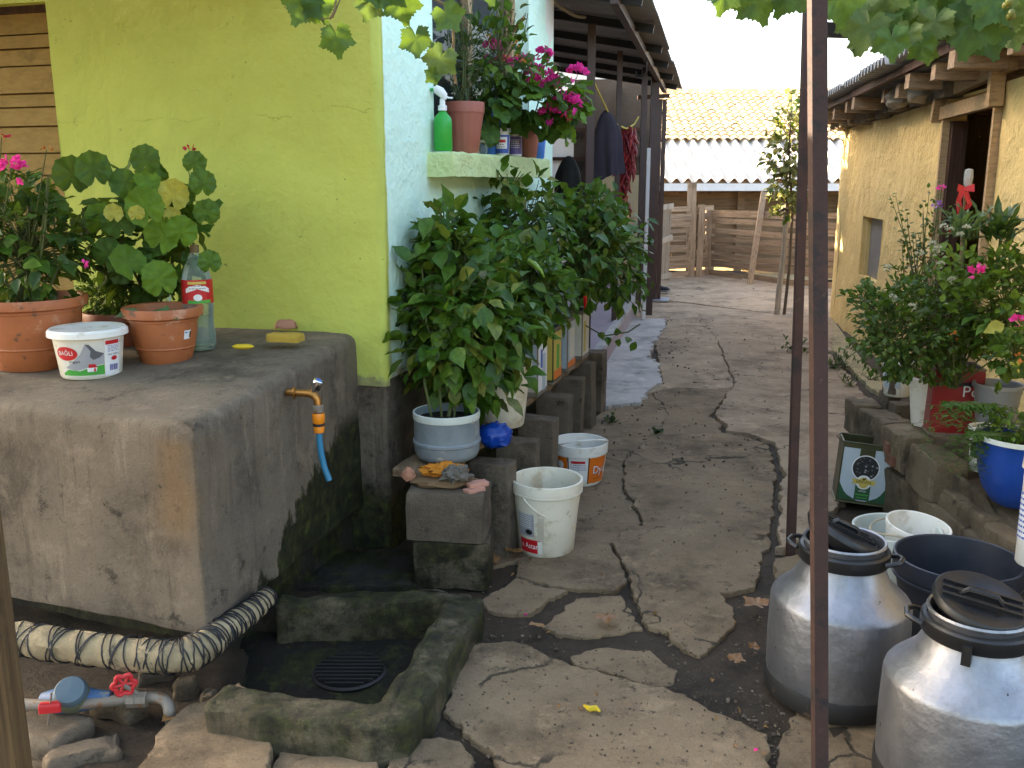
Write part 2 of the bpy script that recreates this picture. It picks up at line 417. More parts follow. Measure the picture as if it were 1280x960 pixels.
def moss_noise(th):
    return lambda t, v: t.smooth(t.noise(v, 6, 6, .7), th, th + .1)
def edge_orange(t, v):
    x, y, z = xyz(t, v)
    d = t.math('ABSOLUTE', t.math('ADD', x, 1.03)); k = t.math('SUBTRACT', 1., t.smooth(t.math('ADD', d, t.math('MULTIPLY', t.noise(v, 6, 5), .14)), .08, .2))
    return t.math('MULTIPLY', t.math('MULTIPLY', k, t.smooth(z, .45, .6)), t.math('SUBTRACT', 1., t.smooth(z, .80, .85)))
def wood(name, c1, c2, rough=.75, along='Z', rnd=.35, dark=.5):
    m, nt, b = new_mat(name); t = NT(nt); v = t.ocoord()
    r0 = t.n('ShaderNodeVectorMath', operation='ADD'); t.l(v, r0.inputs[0])
    cc = t.n('ShaderNodeCombineXYZ'); t.l(t.math('MULTIPLY', t.rnd(), 37.), cc.inputs[0]); t.l(t.math('MULTIPLY', t.rnd(), 11.), cc.inputs[2]); t.l(cc.outputs[0], r0.inputs[1])
    st = {'X': (1.2, 22, 22), 'Y': (22, 1.2, 22), 'Z': (22, 22, 1.2)}[along]
    g = t.noise(t.scale(r0.outputs[0], st), 2.2, 6, .65)
    col = t.ramp(g, [(.25, tuple(x * dark for x in c2)), (.45, c2), (.75, c1)])
    col = t.mix(t.math('MULTIPLY', t.smooth(t.noise(r0.outputs[0], 3.5, 5, .7), .55, .7), .6), col, tuple(x * .45 for x in c2))
    r = t.math('MULTIPLY_ADD', t.rnd(), rnd); r.node.inputs[2].default_value = 1 - rnd / 2
    k = t.n('ShaderNodeCombineColor')
    for i in range(3): t.l(r, k.inputs[i])
    t.l(t.mix(1., col, k.outputs[0], 'MULTIPLY'), b.inputs['Base Color']); b.inputs['Roughness'].default_value = rough; b.inputs['Specular IOR Level'].default_value = .25
    t.l(t.bump(g, .5, .006), b.inputs['Normal'])
    return m
def brushed(name):
    m, nt, b = new_mat(name); t = NT(nt); v = t.ocoord()
    g = t.noise(t.scale(v, (3, 3, 90)), 2.4, 4, .6); g2 = t.noise(v, 7, 6, .7); dr = t.noise(t.scale(v, (8, 8, .9)), 2, 5, .6)
    col = t.ramp(g2, [(.3, (.35, .355, .38)), (.7, (.22, .225, .245))])
    col = t.mix(t.math('MULTIPLY', t.smooth(dr, .5, .75), .4), col, (.17, .17, .18))
    col = t.mix(t.smooth(t.noise(v, 26, 3), .70, .735), col, (.06, .05, .045))
    col = t.mix(t.math('MULTIPLY', t.smooth(t.noise(v, 14, 7, .8), .57, .68), .3), col, (.12, .11, .105))
    t.l(col, b.inputs['Base Color']); b.inputs['Metallic'].default_value = .88
    r = t.math('MULTIPLY_ADD', t.math('ADD', g, t.math('MULTIPLY', dr, .9)), .2); r.node.inputs[2].default_value = .26; t.l(r, b.inputs['Roughness'])
    n1 = t.bump(g, .06, .002); n2 = t.bump(t.noise(v, 9, 4, .6), .35, .02, n1); t.l(n2, b.inputs['Normal'])
    return m
def glassy(name, c, rough=.06, alpha=.35):
    m, nt, b = new_mat(name); t = NT(nt)
    b.inputs['Base Color'].default_value = c + (1,); b.inputs['Roughness'].default_value = rough; b.inputs['Transmission Weight'].default_value = 0
    out = nt.nodes['Material Output']; tr = t.n('ShaderNodeBsdfTransparent'); tr.inputs[0].default_value = tuple(min(1, .75 + x * .25) for x in c) + (1,)
    fr = t.n('ShaderNodeFresnel'); fr.inputs[0].default_value = 1.5
    f = t.math('ADD', t.math('MULTIPLY', fr.outputs[0], 1.1), alpha, True)
    mx = t.n('ShaderNodeMixShader'); t.l(f, mx.inputs[0]); t.l(tr.outputs[0], mx.inputs[1]); t.l(b.outputs[0], mx.inputs[2]); t.l(mx.outputs[0], out.inputs[0])
    return m

mt = dict(
 lime=plaster('lime_paint', (.515, .565, .122), (.435, .475, .095), dirt_z=(.76, .80, (.17, .15, .10))),
 limesky=plaster('sky_lit_lime_paint', (.66, .88, .74), (.60, .82, .66), crack=False, amp=.8, stain=(.45, .52, .36), dirt_z=(.80, .84, (.30, .28, .16)), edge=(.45, .48, .10)),  # same lime as the facade, with pale blue sky light put into the colour
 limesill=plaster('sill_paint', (.62, .72, .36), (.52, .62, .28), crack=False, amp=1.3),
 plinth=concrete('plinth_concrete', (.175, .140, .10), (.11, .088, .064), moss=moss_low(.24, 6, .55)),
 tank=concrete('tank_concrete', (.225, .178, .128), (.148, .116, .083), moss=moss_tank, bumpk=.8, orange=edge_orange, streak=.5),
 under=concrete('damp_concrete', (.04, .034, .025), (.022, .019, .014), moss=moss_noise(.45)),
 curb=concrete('basin_concrete', (.165, .132, .080), (.10, .08, .049), moss=lambda t, v: t.math('MULTIPLY', t.smooth(t.noise(v, 4, 6, .75), .37, .55), .93), bumpk=.8),
 basinfloor=concrete('basin_floor', (.024, .020, .013), (.011, .009, .006), moss=moss_noise(.46), bumpk=.8),  # near black: wet floor, with the unlit pit's shade in the colour
 block=concrete('block_concrete', (.235, .185, .130), (.15, .116, .080), bumpk=1.1, streak=.15, rnd=.35),
 mossblock=concrete('mossy_block', (.16, .125, .08), (.10, .078, .05), moss=lambda t, v: t.math('MULTIPLY', t.smooth(t.noise(v, 4.5, 5, .7), .40, .56), .95), bumpk=1.),
 slab=concrete('slab_concrete', (.335, .240, .146), (.208, .146, .086), cracks=1.1, bumpk=.95, streak=0, sand=(.38, .27, .155), rnd=.16),
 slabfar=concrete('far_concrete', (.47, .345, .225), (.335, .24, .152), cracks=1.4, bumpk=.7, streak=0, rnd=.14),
 smoothc=concrete('smooth_concrete', (.56, .525, .475), (.44, .41, .37), bumpk=.3, streak=0, spots=False),
 yellowc=concrete('ochre_stained_concrete', (.42, .34, .17), (.34, .28, .17), bumpk=.6, streak=0),
 mud=concrete('wet_mud', (.105, .074, .047), (.055, .039, .025), bumpk=1.3, rough=.75),
 earth=concrete('dry_earth', (.16, .115, .07), (.09, .064, .04), bumpk=1.1, streak=0),
 yard=concrete('straw_earth', (.50, .38, .20), (.40, .29, .14), bumpk=.9, streak=0),
 stone=concrete('wall_stone', (.275, .21, .135), (.17, .13, .083), bumpk=1.2, streak=.1, rnd=.5),
 mortar=concrete('mortar', (.19, .15, .10), (.12, .095, .063), bumpk=1.2, streak=0),
 brick=M('red_brick', (.20, .085, .05), (.14, .06, .035), rough=.9, bump=.6, bs=50, dist=.008),
 yellow=plaster('ochre_plaster', (.78, .58, .25), (.66, .47, .185), stain=(.3, .22, .1), amp=1.3, crack=False),
 cream=plaster('cream_paint', (.72, .58, .34), (.66, .52, .3), crack=False, amp=.3),
 lilac=plaster('lilac_plinth', (.42, .34, .36), (.36, .30, .31), crack=False, amp=.5),
 whitew=plaster('white_paint', (.78, .76, .72), (.70, .68, .64), crack=False, amp=.4),
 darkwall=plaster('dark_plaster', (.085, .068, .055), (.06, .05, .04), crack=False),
 rust=M('rusty_iron', (.060, .026, .019), (.034, .016, .013), rough=.72, ns=14, bump=.35, bs=110, spots=((.10, .045, .024), 22, .63, .08), spots2=((.020, .013, .012), 8, .55, .08)),
 ironp=M('brown_painted_iron', (.075, .036, .027), (.05, .025, .02), rough=.5, bump=.1, spots=((.04, .02, .016), 18, .6, .1)),
 darkiron=M('dark_iron', (.035, .032, .03), (.02, .018, .017), rough=.6, metal=.4),
 sheet=M('corrugated_sheet', (.34, .31, .275), (.22, .20, .175), rough=.6, ns=3, bump=.1, spots=((.05, .042, .035), 5, .58, .12)),
 fibre=M('fibre_cement', (.60, .55, .47), (.48, .43, .36), rough=.9, ns=3, bump=.2),
 tile=M('clay_tile', (.80, .58, .32), (.66, .44, .22), rough=.85, ns=6, bump=.3, bs=30, spots=((.86, .74, .48), 5, .48, .14), spots2=((.45, .30, .16), 11, .6, .1)),
 oldwood=wood('weathered_wood', (.44, .31, .20), (.27, .18, .11), along='X'),
 oldwoodz=wood('weathered_upright', (.44, .32, .21), (.27, .185, .115), along='Z'),
 palewood=wood('pale_pole_wood', (.50, .43, .34), (.34, .28, .21), along='Z'),
 barnwood=wood('barn_board', (.25, .16, .085), (.15, .095, .05), along='X'),
 freshwood=wood('cut_timber', (.52, .36, .20), (.38, .25, .13), along='X'),
 brownwood=wood('brown_door_wood', (.085, .042, .026), (.05, .024, .016), along='Z'),
 doorwood=wood('ochre_painted_wood', (.33, .215, .06), (.26, .165, .042), along='X', rnd=.12, rough=.6, dark=.75),
 plank=wood('shelf_plank', (.24, .165, .10), (.14, .095, .055), along='Y'),
 postwood=wood('frame_post_wood', (.20, .125, .055), (.11, .065, .03), along='Z'),
 terra=M('terracotta_plastic', (.42, .130, .042), (.33, .098, .034), rough=.55, ns=9, bump=.12, spots=((.48, .25, .15), 11, .56, .12), spots2=((.13, .065, .035), 17, .6, .08)),
 terra2=M('terracotta_dark', (.35, .105, .05), (.28, .085, .04), rough=.5, ns=9, bump=.05),
 ribbed=M('ribbed_terracotta', (.38, .12, .08), (.32, .10, .065), rough=.5, bump=.05),
 white=M('white_plastic', (.80, .79, .74), (.72, .70, .63), rough=.42, ns=6, bump=.04, spots=((.50, .44, .33), 9, .54, .16), spots2=((.25, .20, .14), 45, .66, .05)),
 creamp=M('cream_plastic', (.74, .70, .58), (.66, .61, .48), rough=.42, ns=6, bump=.04, spots=((.36, .29, .19), 24, .6, .1), spots2=((.52, .43, .29), 6, .5, .16)),
 milky=M('milky_plastic', (.62, .66, .60), (.52, .57, .52), rough=.4, ns=6, bump=.04, spots=((.30, .27, .2), 20, .64, .1)),
 greyplast=M('grey_cloudy_plastic', (.24, .28, .30), (.15, .18, .20), rough=.5, ns=7, bump=.1, spots=((.36, .37, .34), 10, .56, .1)),
 greypot=M('grey_plastic', (.27, .28, .29), (.21, .22, .23), rough=.5),
 blackp=M('black_plastic', (.011, .011, .012), (.007, .007, .008), rough=.42, ns=12, bump=.05, spots=((.03, .025, .018), 9, .62, .12)),
 navyp=M('dark_blue_grey_plastic', (.022, .027, .040), (.016, .020, .030), rough=.45, ns=8, bump=.05, spots=((.05, .055, .065), 25, .62, .1)),
 bluep=flat('blue_plastic', (.006, .07, .36), .38), blue2=flat('mid_blue_plastic', (.05, .20, .62), .38), darkblue=flat('royal_blue_plastic', (.008, .055, .30), .4),
 bag=M('blue_bag_film', (.004, .06, .40), (.004, .04, .28), rough=.28, bump=.3, bs=14, dist=.02),
 green=flat('green_plastic', (.012, .36, .035), .35), red=flat('red_print', (.56, .012, .02), .4), redtin=M('red_tin', (.30, .016, .02), (.22, .012, .014), rough=.4, spots=((.1, .03, .02), 30, .66, .06)),
 pwhite=flat('white_print', (.80, .80, .78), .45), pgrey=flat('grey_print', (.36, .36, .38), .5), pdgrey=flat('dark_grey_print', (.10, .10, .11), .5), pblack=flat('black_print', (.012, .012, .013), .5),
 pgreen=flat('green_print', (.06, .36, .05), .45), pdgreen=flat('dark_green_print', (.02, .085, .035), .45), porange=flat('orange_print', (.75, .17, .012), .42), pblue=flat('blue_print', (.05, .12, .45), .45),
 pyellow=flat('yellow_print', (.60, .46, .09), .5), ppurple=flat('violet_print', (.13, .11, .33), .45), pcream=flat('cream_print', (.70, .68, .60), .5), ptan=flat('tan_print', (.52, .46, .36), .6),
 oilgreen=M('olive_tin', (.075, .075, .03), (.05, .05, .022), rough=.35, metal=.35, bump=.08, spots=((.12, .09, .03), 18, .6, .1)),
 ppanel=M('pale_blue_grey_print', (.45, .52, .56), (.38, .45, .50), rough=.35, ns=10, bump=.03, spots=((.25, .27, .26), 30, .66, .06)),
 alu=brushed('brushed_aluminium'), rubber=M('black_rubber_base', (.014, .013, .012), (.010, .009, .008), rough=.7, spots=((.10, .06, .035), 12, .58, .1)),
 chrome=flat('chrome', (.75, .77, .8), .14, 1), brass=M('brass', (.46, .22, .06), (.30, .14, .045), rough=.38, metal=.9, bump=.1),
 orangep=flat('orange_plastic', (.85, .26, .01), .4), hose=flat('blue_hose', (.02, .19, .34), .45), redp=flat('red_valve_paint', (.55, .02, .025), .45),
 meterblue=M('meter_blue', (.045, .12, .26), (.03, .08, .18), rough=.6, spots=((.14, .16, .13), 30, .55, .1)), meterdome=M('meter_lid', (.08, .125, .165), (.06, .095, .11), rough=.55, spots=((.10, .12, .08), 20, .55, .12)), metercol=M('meter_collar', (.11, .12, .07), (.08, .085, .05), rough=.7),
 galv=M('galvanised_pipe', (.26, .23, .19), (.17, .14, .11), rough=.6, metal=.3, bump=.3, spots=((.22, .11, .05), 25, .55, .1)),
 cloth=M('lagging_cloth', (.40, .31, .18), (.26, .20, .115), rough=.95, ns=8, bump=.6, bs=45, dist=.012, spots=((.13, .10, .06), 12, .54, .1)), cord=flat('black_cord', (.014, .015, .018), .6),
 soil=concrete('pot_soil', (.03, .024, .017), (.018, .014, .01), bumpk=1.5, streak=0, spots=False),
 sponge=M('yellow_sponge', (.56, .38, .055), (.46, .29, .04), rough=.95, bump=.9, bs=160, dist=.01), rag=M('grey_rag', (.19, .17, .14), (.11, .095, .075), rough=.95, bump=.6, bs=40, dist=.012), orangerag=M('orange_cloth', (.72, .27, .02), (.5, .17, .012), rough=.95, bump=.6, bs=60, dist=.01), wicker=M('brown_tray', (.20, .12, .055), (.13, .075, .035), rough=.85, bump=.6, bs=30),
 stone2=M('terracotta_shard', (.42, .20, .12), (.33, .15, .09), rough=.9, bump=.4), pink=M('pink_tile_shard', (.50, .25, .18), (.42, .20, .14), rough=.85, bump=.3),
 coat=M('dark_violet_cloth', (.045, .035, .048), (.03, .024, .033), rough=.95, bump=.3, bs=50), darkcoat=M('green_black_cloth', (.02, .022, .02), (.013, .014, .013), rough=.95), rope=flat('yellow_rope', (.55, .43, .06), .7), paleropem=flat('pale_rope', (.42, .35, .24), .8),
 chili=leaf_mat('dried_chilli', [(.20, .012, .014), (.34, .03, .03), (.14, .008, .01)], trans=.08, tcol=(.4, .05, .03)), redpep=flat('red_pepper', (.45, .01, .008), .25), greenpep=flat('green_pepper', (.18, .30, .03), .3),
 shoe=flat('black_shoe', (.012, .012, .014), .6), sole=flat('grey_sole', (.20, .2, .2), .7), ribbon=flat('red_ribbon', (.62, .03, .04), .5), bagclear=M('cloudy_bag', (.42, .40, .36), (.34, .32, .28), rough=.3),
 pane=M('grey_pane', (.20, .205, .215), (.14, .145, .155), rough=.35, bump=.05), glass=glassy('window_glass', (.05, .06, .065), .05, .25), curtain=M('grey_curtain', (.30, .30, .32), (.22, .22, .24), rough=.95), sack=M('plastic_sack', (.34, .29, .22), (.24, .20, .15), rough=.5, bump=.6, bs=18, dist=.03),
 pet=glassy('clear_bottle', (.60, .72, .66), .05, .1), water=glassy('tinted_bottle_lower', (.42, .56, .46), .08, .18),
 stem=M('green_stem', (.09, .12, .03), (.07, .08, .025), rough=.7), bark=M('bark', (.14, .10, .065), (.09, .065, .042), rough=.9, bump=.6, bs=60), vinewood=M('vine_cane', (.20, .14, .06), (.14, .09, .04), rough=.8),
 pepper=leaf_mat('pepper_leaf', [(.026, .076, .008), (.050, .132, .011), (.072, .175, .014), (.115, .225, .018), (.045, .12, .011), (.13, .20, .02), (.22, .22, .035)], trans=.26),
 pepperlite=leaf_mat('young_pepper_leaf', [(.085, .19, .02), (.12, .23, .025), (.07, .16, .018)], trans=.4),
 geran=leaf_mat('geranium_leaf', [(.030, .080, .012), (.045, .115, .016), (.075, .17, .02), (.05, .12, .016), (.10, .21, .025)], trans=.34, rough=.6),
 geranlite=leaf_mat('bright_geranium_leaf', [(.13, .26, .02), (.16, .30, .025), (.11, .22, .02)], trans=.4, rough=.6),
 geranyel=leaf_mat('yellowed_leaf', [(.62, .56, .10), (.50, .50, .10)], trans=.4, tcol=(.6, .55, .1), rough=.6),
 dusky=leaf_mat('dusky_leaf', [(.025, .05, .03), (.04, .07, .045), (.06, .09, .06)], trans=.2),
 oleander=leaf_mat('oleander_leaf', [(.03, .075, .02), (.05, .11, .025), (.08, .14, .03)], trans=.25),
 greyleaf=leaf_mat('grey_green_leaf', [(.14, .22, .11), (.10, .18, .07), (.18, .26, .14)], trans=.25),
 bush=leaf_mat('bush_leaf', [(.028, .062, .010), (.048, .098, .013), (.075, .14, .018), (.115, .19, .022), (.04, .085, .012), (.17, .18, .04)], trans=.3),
 bushlite=leaf_mat('bright_bush_leaf', [(.12, .21, .025), (.16, .26, .03)], trans=.4),
 vine=leaf_mat('vine_leaf', [(.038, .092, .014), (.055, .125, .018), (.08, .16, .022), (.046, .105, .016)], trans=.26, rough=.55),
 vinelite=leaf_mat('pale_vine_leaf', [(.09, .15, .03), (.115, .17, .036)], trans=.26, rough=.55, tcol=(.18, .27, .05)),
 grape=leaf_mat('grape', [(.20, .22, .05), (.27, .27, .06), (.17, .17, .04)], trans=.25, rough=.25, tcol=(.5, .5, .1)),
 sapl=leaf_mat('sapling_leaf', [(.20, .23, .07), (.27, .29, .09), (.34, .33, .12)], trans=.35, tcol=(.4, .36, .08)),  # raised paler than the leaf; sunlight on the crown put into the colour
 magenta=leaf_mat('magenta_petal', [(.95, .035, .33), (.98, .08, .45), (.80, .02, .26)], trans=.35, tcol=(1., .08, .45)), purple=leaf_mat('lilac_petal', [(.36, .14, .5), (.45, .2, .6)], trans=.3, tcol=(.5, .2, .6)),
 whitef=leaf_mat('cream_flower', [(.55, .56, .42), (.46, .48, .34)], trans=.3, tcol=(.6, .6, .4)), redf=leaf_mat('red_bud', [(.5, .02, .03), (.4, .015, .03)], trans=.2, tcol=(.6, .05, .05)), orangef=leaf_mat('orange_bud', [(.6, .16, .02), (.5, .2, .03)], trans=.2, tcol=(.6, .2, .05)),
 dry=leaf_mat('dry_leaf', [(.30, .15, .05), (.24, .11, .035), (.40, .22, .08)], trans=.15, tcol=(.4, .2, .06)), drywood=M('dry_twig', (.22, .15, .08), (.16, .1, .05)),
 gritm=leaf_mat('grit_mix', [(.11, .08, .055), (.06, .045, .03), (.20, .155, .11), (.14, .105, .07)], trans=.01, rough=.9),
 peel=flat('yellow_peel', (.70, .48, .02), .5), fern=leaf_mat('fern_leaf', [(.05, .12, .02), (.09, .17, .025)], trans=.35),
)

# ================================================================== THE SETTING
def sheet(name, pts, z, mat, parent=None, res=None, amp=0):
    m = MB()
    if res:
        x0, x1 = min(p[0] for p in pts), max(p[0] for p in pts); y0, y1 = min(p[1] for p in pts), max(p[1] for p in pts)
        nx, ny = int((x1 - x0) / res), int((y1 - y0) / res)
        vs = [Vector((x0 + (x1 - x0) * i / nx, y0 + (y1 - y0) * j / ny, 0)) for i in range(nx + 1) for j in range(ny + 1)]
        vs = [Vector((p.x, p.y, z + amp * (noise.noise(p * 3) + .6 * noise.noise(p * 9) + .3 * noise.noise(p * 26)))) for p in vs]
        m.add(vs, [(i * (ny + 1) + j, (i + 1) * (ny + 1) + j, (i + 1) * (ny + 1) + j + 1, i * (ny + 1) + j + 1) for i in range(nx) for j in range(ny)], True)
    else: m.add([(p[0], p[1], z) for p in pts], [tuple(range(len(pts)))])
    return m.obj(name, mat, parent)
tag(sheet('ground', [(-300, -300), (300, -300), (300, 300), (-300, 300)], -.16, mt['earth']), kind='structure')
tag(sheet('yard_ground', [(-14, 16.2), (22, 16.2), (22, 40), (-14, 40)], -.10, mt['yard']), kind='structure')
path = tag(sheet('path', [(-2.6, -1.5), (4.2, -1.5), (4.2, 17), (-2.6, 17)], -.016, mt['mud'], res=.05, amp=.016), kind='structure')

def slab(px, mat='slab', z=0., gap=.003, jit=.006, r=.006, name='paving_slab', zt=None):
    pts = [G(*p) for p in px]; c = sum(pts, Vector()) / len(pts)
    P = [(q.x, q.y) for q in pts]
    # pull the outline in by the width of the joint
    a = sum(P[i][0] * P[(i + 1) % len(P)][1] - P[(i + 1) % len(P)][0] * P[i][1] for i in range(len(P)))
    if a < 0: P.reverse()
    Q = []
    for i, p in enumerate(P):
        u, v = Vector(P[i - 1]), Vector(P[(i + 1) % len(P)]); t = (v - u).normalized(); Q.append((p[0] - t.y * gap, p[1] + t.x * gap))
    sx, sy, sd_ = random.uniform(-.006, .006), random.uniform(-.006, .006), random.random() * 60
    m = MB().prism(Q, z - .10, z, r=r, res=.018, jit=jit, field=.022, layers=2, seed=sd_, zf=lambda p: z + sx * (p.x - c.x) + sy * (p.y - c.y))
    return m.obj(name, mt[mat], path)
SL = dict(
 A=[(586, 810), (644, 806), (677, 818), (715, 832), (773, 848), (840, 863), (857, 871), (890, 890), (927, 905), (957, 920), (966, 1110), (655, 1110), (625, 962), (596, 936), (551, 893), (569, 847)],
 B=[(713, 819), (752, 805), (807, 811), (850, 836), (842, 858), (773, 843), (719, 828)],
 C=[(677, 781), (719, 747), (778, 741), (806, 785), (748, 793), (698, 793)],
 D=[(598, 752), (640, 722), (711, 739), (661, 766), (611, 764)],
 E=[(640, 720), (646, 702), (715, 677), (765, 682), (786, 727), (773, 737), (723, 739)],
 F=[(788, 727), (766, 681), (771, 669), (806, 658), (790, 632), (777, 606), (779, 576), (801, 557), (823, 539), (837, 518), (866, 517), (889, 520), (905, 542), (936, 549), (960, 558), (966, 573), (971, 597), (968, 620), (970, 645), (958, 690), (940, 735), (903, 742), (925, 768), (905, 795), (890, 818), (873, 820), (848, 810), (830, 787), (811, 783)],
 H=[(606, 712), (646, 702), (715, 677), (766, 681), (771, 669), (806, 658), (790, 632), (777, 606), (779, 576), (740, 567), (690, 562), (640, 640)],
 I=[(690, 562), (740, 567), (779, 576), (801, 557), (823, 539), (837, 518), (816, 491), (762, 512), (715, 530)],
 J=[(816, 491), (842, 484), (892, 486), (918, 484), (889, 519), (866, 516), (836, 518)],
 K=[(918, 484), (909, 457), (899, 428), (930, 431), (985, 432), (1042, 446), (1100, 520), (1098, 600), (1040, 640), (992, 688), (968, 690), (977, 645), (975, 620), (978, 597), (973, 573), (966, 556), (938, 546), (911, 541), (893, 519)],
 N=[(762, 510), (810, 492), (829, 480), (824, 455), (819, 430), (834, 405), (838, 395), (872, 391), (898, 427), (909, 457), (918, 483), (892, 486), (842, 484), (816, 490)],
 O=[(788, 399), (832, 402), (872, 391), (899, 428), (985, 431), (1052, 440), (1041, 395), (975, 393), (900, 384), (850, 378), (798, 377)],
 P=[(798, 376), (850, 377), (900, 383), (975, 392), (1041, 394), (1044, 362), (1000, 357), (885, 343), (800, 351), (785, 372)],
 Q=[(150, 1020), (208, 930), (240, 895), (300, 870), (318, 885), (330, 902), (343, 925), (335, 1110), (160, 1110)],
 R=[(347, 935), (362, 922), (400, 926), (445, 935), (468, 948), (463, 1110), (340, 1110)],
 S=[(478, 945), (520, 928), (545, 924), (575, 930), (592, 955), (640, 1110), (472, 1110)],
 L=[(1000, 705), (1120, 640), (1180, 640), (1420, 900), (1420, 1110), (975, 1110), (968, 925), (1000, 890), (975, 860), (972, 800), (985, 760)],
)
for k, px in SL.items():
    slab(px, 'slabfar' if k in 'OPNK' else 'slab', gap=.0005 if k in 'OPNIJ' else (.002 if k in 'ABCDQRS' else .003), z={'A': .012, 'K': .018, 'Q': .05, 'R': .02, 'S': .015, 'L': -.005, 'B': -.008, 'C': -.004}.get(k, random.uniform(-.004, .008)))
slab([(968, 705), (1003, 700), (1012, 730), (985, 748), (965, 735)], z=.03, name='paving_slab')
slab([(842, 866), (905, 845), (955, 865), (958, 915), (928, 902), (890, 886)], z=-.02, name='paving_slab')
pv = slab([(718, 520), (757, 512), (803, 506), (810, 492), (828, 481), (823, 455), (813, 450), (818, 430), (832, 410), (832, 400), (783, 399), (766, 430), (735, 470)], 'smoothc', z=.022, jit=.03, name='concrete_apron')
oc = slab([(1040, 400), (1056, 432), (1100, 470), (1112, 500), (1090, 490), (1062, 462), (1040, 440)], 'yellowc', z=.014, name='ochre_strip')

# ------------------------------------------------------------------ the green house
house = thing('green_house', 'lime green plastered house with a grey plinth and window sill over the alley', 'house', HF(0, 0, 0))
HH = 4.0
# facade (towards the camera) with the ochre door, then the side wall along the alley with its window
fac = MB().wall(HF(6.5, 0, 0), -HF.u, 6.47, HH, [(6.5 - 2.62, 6.5 - 1.575, .7401, 2.36)], thick=.22, res=.12, amp=.008, zb=.74)
# rounded corner strip
n0 = 8; ZC = [.74 + (HH - .74) * (i / 60) ** 1.6 for i in range(61)]; nz = len(ZC)
for k in range(n0 + 1):
    an = math.pi / 2 * k / n0; a, b = .03 - .03 * math.sin(an), .03 - .03 * math.cos(an); wb_ = math.sin(math.pi * k / n0)
    for z in ZC: fac.v.append(HF(a + wb_ * .012 * noise.noise(Vector((1, k * .1, z * 5))), b + wb_ * .012 * noise.noise(Vector((7, k * .1, z * 4))), z))
base = len(fac.v) - nz * (n0 + 1)
for k in range(n0):
    for j in range(nz - 1): fac.f.append((base + k * nz + j, base + (k + 1) * nz + j, base + (k + 1) * nz + j + 1, base + k * nz + j + 1)); fac.sm.append(True)
fac.obj('facade_wall', mt['lime'], house)
WIN = (.56, 2.12, 1.735, 3.05)
MB().wall(HF(0, .03, 0), HF.v, 2.72, HH, [WIN], thick=.22, res=.12, amp=.007, zb=.77).obj('side_wall', mt['limesky'], house)
MB().wall(HF(0, 2.752, 0), HF.u, 2.2, HH, [], thick=.2, res=.5, zb=.3).obj('end_wall', mt['whitew'], house)
MB().prism([HF(a, b, 0)[:2] for a, b in ((.012, .012), (.012, 2.72), (.3, 2.72), (.3, .3), (6.5, .3), (6.5, .012))], -.1, .765, r=.01, corner=.02, res=.05, amp=.013, freq=6, layers=14, seed=6, smooth=True).obj('plinth', mt['plinth'], house)
MB().box(HF(3.4, 4.3, 3.5), (6.2, 8.2, 1.0), rot=(0, 0, -HF.yaw)).obj('alley_sun_block', mt['whitew'], house)  # unseen box added on the house to keep sun off the alley
MB().box((-1.2, 15.4, 1.6), (5.6, 3.0, 3.6)).obj('fence_sun_block', mt['whitew'], house)  # unseen block added only to keep the sun off the fence
# sill
sl = MB().prism([HF(a, b, 0)[:2] for a, b in ((-.135, .50), (-.135, 2.2), (.10, 2.2), (.10, .50))], 1.615, 1.725, r=.014, corner=.02, res=.05, amp=.006, freq=12, smooth=True)
sl.obj('window_sill', mt['limesill'], house)
# window: timber frame, two casements, glass, curtain
win = MB()
def hbar(m, p, q, wd, th): m.bar(p, q, wd, th)
wa = .11
for p, q in (((WIN[0], WIN[2]), (WIN[0], WIN[3])), ((WIN[1], WIN[2]), (WIN[1], WIN[3])), ((WIN[0], WIN[3]), (WIN[1], WIN[3])), ((WIN[0], WIN[2]), (WIN[1], WIN[2])), (((WIN[0] + WIN[1]) / 2, WIN[2]), ((WIN[0] + WIN[1]) / 2, WIN[3]))):
    win.bar(HF(wa, p[0], p[1]), HF(wa, q[0], q[1]), .05, .07, up=tuple(HF.v))
wo = win.obj('window_frame', mt['freshwood'], house)
MB().add([HF(wa + .012, b, z) for b, z in ((WIN[0], WIN[2]), (WIN[1], WIN[2]), (WIN[1], WIN[3]), (WIN[0], WIN[3]))], [(0, 1, 2, 3)]).obj('pane', mt['glass'], wo)
cu = MB(); n = 40
for i in range(n + 1):
    b = WIN[0] + (WIN[1] - WIN[0]) * i / n
    for z in (WIN[2], WIN[3]): cu.v.append(HF(wa + .06 + .014 * math.sin(i * 1.3), b, z))
cu.f = [(2 * i, 2 * i + 2, 2 * i + 3, 2 * i + 1) for i in range(n)]; cu.sm = [True] * n
cu.obj('curtain', mt['curtain'], wo)
# door with boards
door = MB().wall(HF(2.64, .10, 0), -HF.u, 1.08, 2.38, [], thick=.05, res=1, zb=.28).obj('door', mt['doorwood'], house)
zz = .30
for k, hgt in enumerate((.5, .09, .34, .09, .30, .10, .12, .085, .06, .12, .075, .06, .105, .055)):
    MB().box(HF(2.10, .083 - (.008 if k % 2 else 0), zz + hgt / 2), (1.02, .03, hgt - .008), rot=(0, 0, -HF.yaw)).obj('door_board', mt['doorwood'], door)
    zz += hgt
MB().box(HF(2.10, .075, 2.345), (1.04, .05, .03), rot=(0, 0, -HF.yaw)).obj('door_head', mt['brownwood'], door)

